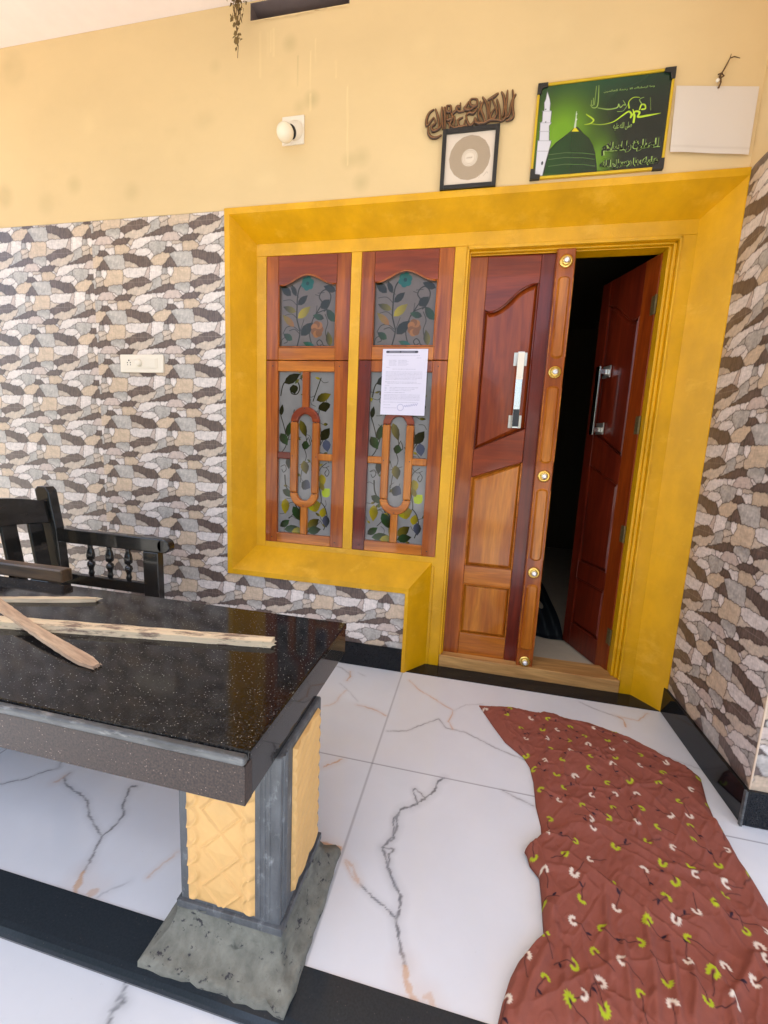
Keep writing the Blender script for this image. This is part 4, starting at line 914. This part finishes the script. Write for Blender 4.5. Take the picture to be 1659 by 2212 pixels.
# blank paper sheet hung by a twig
X, Z = np.meshgrid(np.linspace(0, 1, 40), np.linspace(0, 1, 34)); q = dict(TL=(.697, 2.787), TR=(1.000, 2.750), BL=(.703, 2.536), BR=(.997, 2.500))
A = np.zeros(X.shape+(3,))
for ax_, j in ((0, 0), (1, 2)):
    A[..., j] = (q['BL'][ax_]*(1-X)+q['BR'][ax_]*X)*(1-Z)+(q['TL'][ax_]*(1-X)+q['TR'][ax_]*X)*Z
A[..., 1] = -.006-.010*(1-Z)*(.4+.6*np.sin(X*3.1))-.003*np.sin(X*7+1)*(1-Z)
Cc = np.empty(A.shape); Cc[:] = srgb(214, 202, 190); Cc[(Z > .09) & (Z < .11)] = srgb(206, 193, 180)
pap = empty('paper_sheet', (.85, -.006, 2.77), label='blank white paper sheet hanging right of the green poster', cat='paper'); T0 = Matrix.Translation((-.85, .006, -2.77))
loc(sheet('sheet', A, Cc, M_paper, pap))
tw = MB(); TWp = wl(CP, [(1315,205),(1330,170),(1325,125),(1345,95),(1370,50),(1392,8)]); tw.tube([(x, -.014, z) for x, z in TWp], [.004, .003, .0045, .003, .003, .002], 6)
TWp = wl(CP, [(1392,8),(1420,-2),(1458,8)]); tw.tube([(x, -.014, z) for x, z in TWp], [.002, .002, .001], 6); TWp = wl(CP, [(1310,120),(1335,110),(1350,130),(1330,140)]); tw.tube([(x, -.016, z) for x, z in TWp], .0025, 6)
TWp = wl(CP, [(1392,8),(1400,-20)]); tw.tube([(x, -.014, z) for x, z in TWp], [.002, .001], 6)
loc(tw.build('twig_hook', M_twig, pap, smooth=True)); loc(MB().lathe([(.006, 0), (.007, .004), (.002, .007)], (TWp[0][0]-.033, -.012, 2.783), (0, -1, 0), 10).build('nail_head', M_white, pap, smooth=True))

# dried leaf garland hanging from the ceiling
t = empty('dried_garland', (-1.262, -.10, CZ), label='bunch of dried leaves hanging from the ceiling in front of the wall vent', cat='garland'); T0 = Matrix.Translation((1.262, .10, -CZ))
b = MB(); zt_, zb_ = CZ, 3.057
for k in range(7):
    a = k/7*6.28; L_ = rng.uniform(.10, .18) if k else .319
    pts = [(-1.262+.012*math.cos(a)*(k > 0)+.006*math.sin(9*s+k), -.10+.012*math.sin(a)*(k > 0), zt_-L_*s) for s in np.linspace(0, 1, 8)]; b.tube(pts, .0016, 5)
loc(b.build('strings', M_twig, t))
b = MB()
for k in range(120):
    s = rng.uniform(0, 1)**1.5; z = zt_-.005-s*.27; sp_ = .034*(1-s)**1.2+.006; c = Vector((-1.262+rng.normal(0, sp_*.6), -.10+rng.normal(0, sp_*.6), z))
    d = Vector((rng.normal(0, .5), rng.normal(0, .5), -1)).normalized(); sd_ = d.cross(Vector((rng.normal(), rng.normal(), .1))).normalized(); Ln = rng.uniform(.012, .030)*(1 if s < .8 else .7); wd_ = rng.uniform(.003, .009); nn = d.cross(sd_)*.004
    b.add([c, c+d*Ln*.5+sd_*wd_+nn, c+d*Ln, c+d*Ln*.5-sd_*wd_+nn], [(0, 1, 2, 3)])
for (dz, r_) in ((.225, .012), (.255, .016), (.262, .010), (.19, .010), (.16, .009)):
    c = Vector((-1.262+rng.normal(0, .006), -.11, zt_-dz)); b.add([c+Vector((r_*math.cos(q)*.8, .002*math.sin(3*q), r_*math.sin(q))) for q in np.linspace(0, 5.4, 7)], [list(range(7))])
loc(b.build('dried_leaves', M_dry, t))

# ---------------------------------------------------------------- granite slab seat on its pedestal
SX, SY0, SY1, SZ, ST = -.377, -1.552, -.912, .660, .552
t = empty('granite_slab', (SX, SY0, ST), label='long speckled black granite slab seat resting on the cream and grey pedestal', cat='slab'); T0 = Matrix.Translation((-SX, -SY0, -ST))
loc(MB().box(-3.12, SX, SY0+.016, SY1, SZ-.022, SZ).build('slab_top', M_granite, t, bevel=.004))
loc(MB().box(-3.12, SX-.001, SY0-.002, SY0+.0155, SZ-.021, SZ-.002).build('worn_front_edge', M_edge, t, bevel=.006, seg=3))
loc(MB().box(-3.12, SX-.002, SY0+.004, SY0+.030, ST, SZ-.0225).build('front_fascia', M_brown, t, bevel=.0015))
loc(MB().box(-3.12, SX-.003, SY0+.0305, SY1-.002, ST+.001, SZ-.0225).build('side_fascia', granite('polished_granite_side', (.02, .02, .02), (.2, .2, .2), .03, .1), t, bevel=.001))

PXa, PXb, PYa, PYb, PZ = -.636, -.368, -1.415, -1.165, .098
t = empty('pedestal', ((PXa+PXb)/2, (PYa+PYb)/2, 0), label='square pedestal with cream relief panels and a bare cement foot under the granite slab', cat='pedestal')
T0 = Matrix.Translation((-(PXa+PXb)/2, -(PYa+PYb)/2, 0))
b = MB().box(PXa, PXb, PYa, PYb, PZ, ST-.001); loc(b.build('grey_column', M_pedgrey, t, bevel=.006))
b = MB()
for x in (-.420, -.408, -.396): b.tube([(x, PYa+.001, PZ+.02), (x, PYa+.001, ST-.002)], .0035, 8)
for y in (-1.40, -1.389): b.tube([(PXb-.001, y, PZ+.02), (PXb-.001, y, ST-.002)], .005, 8)
b.box(PXa-.006, PXb+.008, PYa-.008, PYb+.006, PZ-.008, PZ+.012); loc(b.build('corner_ribs', M_pedgrey, t, bevel=.003))
# front panel: rows of scallops and diamonds in relief
nx, nz = 150, 300; xa, xb, za, zb = -.612, -.432, .118, ST-.012
X, Z = np.meshgrid(np.linspace(xa, xb, nx), np.linspace(za, zb, nz)); H = np.full(X.shape, .004)
xc_ = -.518; zz = (Z-.12)/.105; dia = np.abs(X-xc_)/.050+np.abs((zz % 1)-.5)*2
H += .0055*np.exp(-((dia-1)/.09)**2)+.006*np.clip(1-dia, 0, 1)
for (cx_, sg_) in ((xa+.006, 1), (xb-.004, -1)):
    for zc_ in np.arange(.15, .58, .052):
        r_ = np.hypot((X-cx_), (Z-zc_)); H += .0062*np.exp(-((r_-.025)/.005)**2)*(np.abs(X-cx_) < .036)
H += .0005*np.sin(X*210+Z*90)*np.sin(Z*170); edge = np.minimum(np.minimum(X-xa, xb-X), np.minimum(Z-za, zb-Z)); H *= np.clip(edge/.009, 0, 1)
Cc = np.empty(X.shape+(3,)); Cc[:] = srgb(216, 172, 108)
loc(sheet('relief_panel', np.stack([X, PYa-.001-H, Z], -1), Cc, mat('cream_relief_front', rough=.6, attr=True, noise=.05, nscale=(12, 12, 12)), t))
# side panel: slanting flutes
ya, yb = -1.358, -1.194; Yg_, Z = np.meshgrid(np.linspace(ya, yb, 130), np.linspace(.138, ST-.018, 260))
H = .003+.008*np.abs(np.sin((Z*1.0-(Yg_)*.55)*math.pi/.038))**.7; edge = np.minimum(np.minimum(Yg_-ya, yb-Yg_), np.minimum(Z-.138, ST-.018-Z)); H *= np.clip(edge/.004, 0, 1)
Cc = np.empty(Yg_.shape+(3,)); Cc[:] = srgb(216, 172, 108)
loc(sheet('fluted_panel', np.stack([PXb+.001+H, Yg_, Z], -1), Cc, M_pedyel if False else mat('cream_relief_side', rough=.6, attr=True, noise=.05, nscale=(12, 12, 12)), t))
# flared cement foot: concave section, rough edges
n = 64; rows = 16; P = np.zeros((rows, n+1, 3))
def sq(tt, hx0, hx1, hy0, hy1):
    tt = (tt*4) % 4; s = tt % 1; k = int(tt)
    return [(hx0+(hx1-hx0)*s, hy0), (hx1, hy0+(hy1-hy0)*s), (hx1-(hx1-hx0)*s, hy1), (hx0, hy1-(hy1-hy0)*s)][k]
for i in range(rows):
    s = i/(rows-1); e = min(1, (s*rows/(rows-1.0) if s > .93 else s*1.07))**2.4; z = (PZ-.014)*(1-s)**1.5+.018
    for j in range(n+1):
        a = j/n; ax_ = sq(a, PXa-.004, PXb+.006, PYa-.006, PYb+.004); bx_ = sq(a, -.688, -.310, -1.503, -1.112)
        jt = rng.normal(0, .0022) if (0 < j < n) else 0
        P[i, j] = (ax_[0]+(bx_[0]-ax_[0])*e+jt, ax_[1]+(bx_[1]-ax_[1])*e+jt, max(.010, z+jt*.9) if i < rows-1 else .0005)
P[:, n] = P[:, 0]; Cc = np.ones(P.shape)
o = sheet('cement_foot', P, Cc, M_cement, t); loc(o)

# ---------------------------------------------------------------- split wood sticks on the slab
def stick(label, a, c, wd, h, z0, z1, seed, frayed):
    rg = np.random.default_rng(seed); a = np.array(a); c = np.array(c); d = c-a; Ln = np.hypot(*d); ang = math.atan2(d[1], d[0])
    b = MB(); n = 46; rings = []; ph = rg.uniform(0, 6)
    for i in range(n+1):
        s = i/n; x = s*Ln; ww = wd*(1+.10*math.sin(s*7+ph)+rg.normal(0, .025))*(1 if s < .93 or not frayed else 1-.5*(s-.93)/.07); hh = h*(1+.08*math.sin(s*9+ph)+rg.normal(0, .03)); of = .004*math.sin(s*5+ph)
        rings += [(x, of-ww/2, z0+(z1-z0)*s), (x, of+ww/2, z0+(z1-z0)*s), (x+rg.normal(0, .001), of+ww*.42, z0+(z1-z0)*s+hh), (x, of+.05*ww, z0+(z1-z0)*s+hh*1.07), (x, of-ww*.44, z0+(z1-z0)*s+hh*.92)]
    fs = []
    for i in range(n):
        for k in range(5): fs.append((i*5+k, i*5+(k+1) % 5, (i+1)*5+(k+1) % 5, (i+1)*5+k))
    fs += [[4, 3, 2, 1, 0], [n*5+k for k in range(5)]]; b.add(rings, fs)
    for k in range(6): # splinters
        yk = rg.uniform(-wd*.4, wd*.4); L2 = rg.uniform(.004, .016); b.add([(Ln-.004, yk-.002, z1+.003), (Ln-.004, yk+.002, z1+.003), (Ln-.004, yk, z1+h*.9), (Ln+L2, yk, z1+h*.5)], [(0, 1, 3), (1, 2, 3), (2, 0, 3), (0, 2, 1)])
    o = b.build('wood_stick', STM[seed % 3], None, label=label, cat='stick', group='split wood sticks lying on the granite slab'); o.location = (a[0], a[1], 0); o.rotation_euler = (0, 0, ang)
    return o
M_stick2 = mat('bark_stained_wood', srgb(222, 200, 164), .85, noise=.12, nscale=(6, 60, 60), bump=.6, bscale=90, stain=(srgb(104, 78, 68), (9, 46, 46), .50, .60, .85))
M_stick3 = wood('pink_split_wood', srgb(172, 142, 116), srgb(212, 184, 152), 'x', .85, 0, 1.8)
STM = [M_stick, M_stick2, M_stick3]
stick('longest split stick with dark bark streaks, ending near the middle of the slab', (-2.25, -1.385), (-.534, -1.135), .040, .020, .6605, .6605, 1, False)
stick('short broad stick crossing over the longest stick towards the slab front', (-1.50, -1.185), (-.895, -1.375), .034, .009, .690, .6605, 2, True)
stick('thin straight stick at the back of the slab, beside the wooden settee', (-2.05, -1.28), (-1.268, -1.015), .024, .014, .6605, .6605, 3, True)

# ---------------------------------------------------------------- black wooden settee behind the slab
t = empty('wooden_settee', (-2.0, -.58, 0), label='black wooden settee with turned spindles and slatted back against the stone wall', cat='settee')
T0 = Matrix.Translation((2.0, .58, 0))
for (yc, far) in ((-.300, True), (-.885, False)):
    m = M_black if far else M_chairwood
    b = MB(); b.box(-2.30, -1.585 if far else -1.545, yc-.024, yc+.024, .636 if far else .660, .714 if far else .712)
    if far: b.lathe([(.039, -.024), (.039, .024)], (-1.578, yc, .675), (0, 1, 0), 24)
    ar = b.build('armrest', m, t, bevel=.006); loc(ar)
    loc(MB().box(-1.705, -1.612, yc-.022, yc+.022, .02, .636 if far else .660).build('front_leg', M_black, t, bevel=.004))
    loc(MB().box(-2.24, -1.705, yc-.016, yc+.016, .395, .455).build('arm_lower_rail', M_black, t, bevel=.004))
    for xs in (-2.066, -1.940, -1.818):
        b = MB(); b.lathe([(.010, .455), (.016, .47), (.012, .485), (.013, .50), (.021, .52), (.018, .535), (.008, .545), (.020, .555), (.022, .575), (.018, .60), (.012, .618), (.014, .637 if far else .661)], (xs, yc, 0), (0, 0, 1), 14)
        loc(b.build('spindle', M_black, t, smooth=True))
    # leaning back post
    b = MB(); pl = [(-2.335, .02), (-2.235, .02), (-2.245, .45), (-2.262, .70), (-2.300, .925), (-2.318, .945), (-2.372, .945), (-2.392, .925), (-2.352, .70), (-2.335, .45)]
    b.prism(pl, yc-.028, yc+.028); loc(b.build('back_post', M_black, t, bevel=.006))
b = MB(); n = 14; cs = []
for i in range(n):
    y = -.857+(.529)*i/(n-1); s = i/(n-1); zc_ = .865+.040*math.sin(s*math.pi); lo = .745+.020*math.sin(s*math.pi)
    cs += [(-2.290, y, lo), (-2.340, y, lo), (-2.362, y, zc_), (-2.312, y, zc_)]
fs = [(4*i+k, 4*i+(k+1) % 4, 4*(i+1)+(k+1) % 4, 4*(i+1)+k) for i in range(n-1) for k in range(4)]+[(0, 1, 2, 3), (4*n-1, 4*n-2, 4*n-3, 4*n-4)]
b.add(cs, fs); loc(b.build('crest_rail', M_black, t, bevel=.004))
for yc in (-.39, -.525, -.66, -.795):
    b = MB(); b.add([(-2.268, yc-.038, .44), (-2.268, yc+.038, .44), (-2.286, yc+.038, .44), (-2.286, yc-.038, .44), (-2.318, yc-.038, .762), (-2.318, yc+.038, .762), (-2.336, yc+.038, .762), (-2.336, yc-.038, .762)], [(0, 3, 2, 1), (4, 5, 6, 7), (0, 1, 5, 4), (1, 2, 6, 5), (2, 3, 7, 6), (3, 0, 4, 7)])
    loc(b.build('back_slat', M_black, t, bevel=.002))
loc(MB().box(-2.30, -2.245, -.857, -.328, .40, .45).build('back_lower_rail', M_black, t, bevel=.004))
loc(MB().box(-2.25, -1.60, -.86, -.325, .33, .385).build('seat', M_chairwood, t, bevel=.006))
loc(MB().box(-1.70, -1.66, -.86, -.325, .24, .33).build('seat_apron', M_black, t, bevel=.004))

# ---------------------------------------------------------------- printed cloth on the floor
def res(pts, n):
    p = np.array(pts, float); d = np.r_[0, np.cumsum(np.hypot(*np.diff(p, axis=0).T))]; t_ = np.linspace(0, d[-1], n)
    return np.stack([np.interp(t_, d, p[:, 0]), np.interp(t_, d, p[:, 1])], -1)
def coons(top, bot, lef, rig, nu, nv):
    T_, B_, L_, R_ = res(top, nu), res(bot, nu), res(lef, nv), res(rig, nv)
    u = np.linspace(0, 1, nu)[None, :, None]; v = np.linspace(0, 1, nv)[:, None, None]
    return (1-v)*T_[None]+v*B_[None]+(1-u)*L_[:, None]+u*R_[:, None]-((1-u)*(1-v)*T_[0]+u*(1-v)*T_[-1]+(1-u)*v*B_[0]+u*v*B_[-1])
FW = [(508,130),(545,122),(693,180),(800,222),(757,258),(673,258),(952,213),(1080,272),(925,288),(1021,300),(853,315),(748,350),(1025,370),(1137,370),(873,410),(1240,355),(940,490),(1035,485),(1122,488),(1345,466),(808,515),(1257,583),(1335,576),(933,597),(1122,607),(762,660),(943,642),(1272,706),(1487,722),(932,768),(745,818),(865,832),(1148,815),(1357,832),(1483,862),(1037,972),(860,1025),(1360,988),(1276,1022),(1640,1052),(1055,1200),(1325,1185),(1480,1200),(1620,1115),(972,1280),(900,1335),(1597,1265),(1513,1365),(670,1170),(592,1340),(1262,1375),(1440,585),(1650,1165)]
FY = [(608,137),(593,163),(762,178),(865,175),(653,216),(740,222),(853,208),(1033,225),(848,268),(910,250),(1003,264),(772,300),(937,337),(820,350),(1035,338),(1137,324),(1210,310),(707,378),(675,320),(797,403),(930,382),(1228,402),(1375,410),(828,460),(1005,438),(1092,438),(1210,443),(733,468),(1027,543),(900,543),(1140,547),(1295,517),(1415,525),(1005,592),(768,585),(1208,628),(1338,622),(1166,680),(870,695),(1035,712),(1352,684),(703,755),(826,755),(1453,780),(1223,790),(1338,790),(1580,820),(1017,870),(1274,870),(1480,905),(897,935),(738,940),(1238,932),(1435,958),(978,1055),(1162,1040),(1563,1050),(1330,1090),(748,1080),(1130,1120),(948,1150),(863,1212),(747,1268),(1425,1245),(1240,1275),(1135,1330),(1405,1355),(848,1360),(985,1390),(1480,640)]
RID = [([(850,760),(950,850),(1050,920),(1150,1000),(1250,1070),(1350,1150),(1450,1260),(1500,1350),(1520,1450)], .016, .016), ([(960,620),(1120,720),(1250,800),(1400,830),(1500,850)], .011, .014), ([(950,300),(1080,420),(1180,500),(1280,600),(1350,700)], .009, .014),
 ([(990,900),(1000,1100),(1010,1250)], .009, .011), ([(1060,1100),(1080,1250),(1100,1420)], .010, .010), ([(770,950),(800,1100),(860,1200)], .007, .012), ([(1150,1000),(1180,1200),(1200,1420)], .011, .012), ([(840,1420),(820,1300),(840,1150)], .009, .012),
 ([(1400,900),(1500,1050),(1600,1200),(1650,1300)], .012, .015), ([(1550,950),(1659,1100),(1720,1200)], .010, .016), ([(640,1420),(700,1250),(760,1130)], .010, .013), ([(1600,1150),(1560,1250),(1500,1340)], .013, .013), ([(760,200),(750,340),(765,420)], .006, .008), ([(850,440),(1050,470),(1250,430)], .006, .010),
 ([(700,340),(725,420),(760,480),(850,520)], .007, .007), ([(1060,430),(1130,560),(1100,640)], .008, .010), ([(1280,440),(1400,560),(1460,640)], .008, .014), ([(880,240),(820,350),(830,420)], .005, .009), ([(860,180),(1000,230),(1120,260)], .005, .010), ([(1250,1100),(1270,1250),(1290,1420)], .010, .010),
 ([(920,1250),(950,1350),(960,1450)], .010, .009), ([(1340,1200),(1360,1300),(1350,1420)], .010, .010), ([(1180,820),(1300,870),(1420,960),(1520,1000)], .008, .011), ([(760,800),(870,820),(960,900)], .006, .012), ([(1100,860),(1250,1000),(1400,1080)], .008, .010)]
def height(X, Y, seed):
    H = np.zeros(X.shape)
    for pts, am, wd in RID:
        q = fl(CB, pts); d = np.full(X.shape, 9.0); 
        for (ax_, ay), (bx_, by) in zip(q[:-1], q[1:]):
            dx, dy = bx_-ax_, by-ay; t_ = np.clip(((X-ax_)*dx+(Y-ay)*dy)/(dx*dx+dy*dy), 0, 1); d = np.minimum(d, np.hypot(X-ax_-dx*t_, Y-ay-dy*t_))
        L_ = sum(math.hypot(b_[0]-a_[0], b_[1]-a_[1]) for a_, b_ in zip(q[:-1], q[1:]))
        H += am*1.25*np.exp(-(d/(wd*.75))**2)
    rg = np.random.default_rng(seed)
    for _ in range(26):
        a = rg.uniform(0, math.pi); f = rg.uniform(18, 75); H += (.042/f)*(1+np.sin(f*(X*math.cos(a)+Y*math.sin(a))+rg.uniform(0, 6)+1.2*np.sin(9*X+7*Y+_)))*.9
    def vn(sc, seed2):      # smooth value noise in real metres
        r2 = np.random.default_rng(seed2); G_ = r2.normal(0, 1, (96, 96)); a_ = (X*.8-Y*.6)/sc+20; b_ = (X*.6+Y*.8)/(sc*2.1)+20
        i, j = np.floor(a_).astype(int), np.floor(b_).astype(int); fa, fb = a_-i, b_-j; fa = fa*fa*(3-2*fa); fb = fb*fb*(3-2*fb); i %= 96; j %= 96; i1 = (i+1) % 96; j1 = (j+1) % 96
        return (G_[i, j]*(1-fa)+G_[i1, j]*fa)*(1-fb)+(G_[i, j1]*(1-fa)+G_[i1, j1]*fa)*fb
    H += .0050*np.clip(1-np.abs(vn(.042, 21)+.3*vn(.02, 22))*1.3, 0, 1)**2+.0018*np.clip(1-np.abs(vn(.021, 23))*1.3, 0, 1)**2+.0008*vn(.010, 24)
    for _ in range(7):
        a = rg.uniform(.2, .9)+(.9 if _ % 3 == 0 else 0); f = rg.uniform(6, 13); w_ = X*math.cos(a)+Y*math.sin(a)+.07*np.sin(7*X+4*Y+_)+.03*np.sin(17*Y-9*X+2*_); g_ = 1-np.abs(np.sin(f*w_+_))
        H += .0075*g_**14*np.clip(np.sin(7*X-9*Y+_*1.7)+.3*np.sin(21*X+13*Y+_), 0, 1)
    return H
RUST = np.array(srgb(141, 81, 67)); YLW = srgb(172, 184, 40); CRM = srgb(222, 208, 190); STM_ = srgb(62, 38, 38)
def paint_cloth(X, Y):
    p = Paint(X, Y, RUST); rg = np.random.default_rng(3)
    for pts, col in ((FW, CRM), (FY, YLW)):
        for (cx_, cy_) in fl(CB, pts):
            r_ = .0130*(1+rg.normal(0, .1)); a0 = rg.uniform(0, 2*math.pi); span = rg.uniform(3.2, 4.6); npet = int(span/.40)
            st = [(cx_, cy_)]; aa = a0+math.pi+rg.normal(0, .3)
            for s in range(6): aa += .22*rg.choice([-1, 1]); st.append((st[-1][0]+.0085*math.cos(aa), st[-1][1]+.0085*math.sin(aa)))
            p.line(st, .0024, STM_, .002, .9)
            if rg.random() < .55:
                l0 = st[4]; p.leaf(l0, (l0[0]+.016*math.cos(aa+.9), l0[1]+.016*math.sin(aa+.9)), .007, srgb(48, 34, 46))
            for k in range(npet):
                an_ = a0+span*(k/(npet-1)-.5)
                p.leaf((cx_+.004*math.cos(an_), cy_+.004*math.sin(an_)), (cx_+r_*math.cos(an_), cy_+r_*math.sin(an_)), .0056, col, soft=.0022)
    return p.C
top = fl(CB, [(483,107),(600,113),(670,128),(728,140),(745,132),(790,142),(805,152),(860,165),(930,180),(1060,225),(1130,262),(1200,300),(1300,350),(1385,405)])
lef = fl(CB, [(483,107),(540,190),(590,258),(665,320),(690,360),(705,420),(715,520),(735,600),(738,645),(735,720),(738,820),(742,900),(745,1000),(752,1070),(690,1125),(640,1180),(612,1240),(585,1330),(570,1399),(540,1500)])
rig = fl(CB, [(1385,405),(1410,500),(1440,570),(1490,650),(1540,740),(1600,830),(1655,920),(1700,1020),(1760,1200),(1790,1500)])
bot = fl(CB, [(540,1500),(900,1530),(1300,1530),(1790,1500)])
G = coons(top, bot, lef, rig, 250, 430); X, Y = G[..., 0], G[..., 1]
ui = np.linspace(0, 1, 250)[None, :]; vi = np.linspace(0, 1, 430)[:, None]
e = np.minimum(np.minimum(ui, 1-ui)*.75, np.minimum(vi, 2)*1.3); fade = np.clip(e/.035, 0, 1)**.6
Hh = .0025+height(X, Y, 5)*fade*.8
t = empty('printed_cloth', (.6, -.8, 0), label='crumpled rust brown cotton cloth with white and lime flowers spread on the marble floor', cat='cloth'); T0 = Matrix.Translation((-.6, .8, 0))
under = sheet('lower_layer', np.stack([X, Y, Hh], -1), paint_cloth(X, Y), M_cloth, t); loc(under)
so_ = under.modifiers.new('thick', 'SOLIDIFY'); so_.thickness = .0012; so_.offset = 0
top2 = fl(CB, [(668,712),(685,690),(725,660),(770,632),(860,603),(960,615),(1080,655),(1180,700),(1290,760),(1420,820),(1540,900),(1640,1000)])
lef2 = fl(CB, [(668,712),(690,770),(728,820),(736,900),(742,1000),(748,1068),(686,1125),(636,1180),(606,1240),(578,1330),(562,1399),(530,1500)])
rig2 = fl(CB, [(1640,1000),(1680,1150),(1700,1500)]); bot2 = fl(CB, [(530,1500),(900,1530),(1300,1530),(1700,1500)])
G = coons(top2, bot2, lef2, rig2, 230, 330); X, Y = G[..., 0], G[..., 1]; ui = np.linspace(0, 1, 230)[None, :]; vi = np.linspace(0, 1, 330)[:, None]
lift = .011*np.clip((1-ui)/.5, 0, 1)**.5; sink = np.clip((1-ui)/.30, 0, 1)
fade = np.clip(np.minimum(ui*.9, vi*1.5)/.03, 0, 1)**.5
Hh = height(X, Y, 5)*.8*fade+.003+lift*(.45+.55*fade)+.006*np.exp(-((vi-.035)/.025)**2)*(1-ui)-.02*(1-sink)**2-.010*np.clip((vi-.85)/.15, 0, 1)
over = sheet('folded_layer', np.stack([X, Y, np.maximum(Hh, -.01)], -1), paint_cloth(X, Y), M_cloth, t); loc(over)
so_ = over.modifiers.new('thick', 'SOLIDIFY'); so_.thickness = .0012; so_.offset = 0

# ---------------------------------------------------------------- yard trees behind the viewer, mirrored in the window panes
def tree(x, y, h, seed, label):
    rg = np.random.default_rng(seed); t = empty('yard_tree', (x, y, -.4), label=label, cat='tree', group='yard trees facing the house')
    b = MB(); b.tube([(0, 0, 0), (.1, 0, h*.3), (0, .1, h*.6), (.05, 0, h*.9)], [.14, .11, .08, .03], 8)
    for k in range(6):
        a = rg.uniform(0, 6.28); z = h*rg.uniform(.3, .7); b.tube([(0, 0, z), (math.cos(a)*h*.12, math.sin(a)*h*.12, z+h*.1), (math.cos(a)*h*.25, math.sin(a)*h*.25, z+h*.22)], [.05, .035, .015], 6)
    b.build('trunk', M_bark, t, smooth=True)
    N_ = 5000; cl_ = rg.normal(0, 1, (26, 3)); cl_ /= np.linalg.norm(cl_, axis=1)[:, None]; cl_ *= rg.uniform(.3, 1, (26, 1))*np.array([h*.3, h*.3, h*.33]); cl_[:, 2] += h*.65
    c = cl_[rg.integers(0, 26, N_)]+rg.normal(0, h*.06, (N_, 3)); d1 = rg.normal(0, 1, (N_, 3)); d1 /= np.linalg.norm(d1, axis=1)[:, None]; d2 = np.cross(d1, rg.normal(0, 1, (N_, 3))); d2 /= np.linalg.norm(d2, axis=1)[:, None]
    s = rg.uniform(.07, .16, (N_, 1)); V = np.stack([c-d1*s, c+d2*s*.45, c+d1*s, c-d2*s*.45], 1).reshape(-1, 3)
    me = bpy.data.meshes.new('crown'); me.from_pydata(V.tolist(), [], np.arange(N_*4).reshape(-1, 4).tolist()); me.materials.append(M_leafg); o = bpy.data.objects.new('crown', me); COL.objects.link(o); o.parent = t
for (x, y, h, sd_, lb) in ((-6.5, -6.2, 3.6, 11, 'broad leafy tree behind the viewer, farthest out on the porch pillar side'), (-3.6, -6.9, 4.2, 12, 'tall leafy tree behind the viewer towards the porch pillar'), (-.6, -7.6, 3.3, 13, 'low round tree straight behind the viewer'),
                         (2.2, -6.8, 4.3, 14, 'tall leafy tree behind the viewer on the door side'), (5.2, -6.2, 3.5, 15, 'broad leafy tree behind the viewer, beyond the right side wall')):
    tree(x, y, h, sd_, lb)
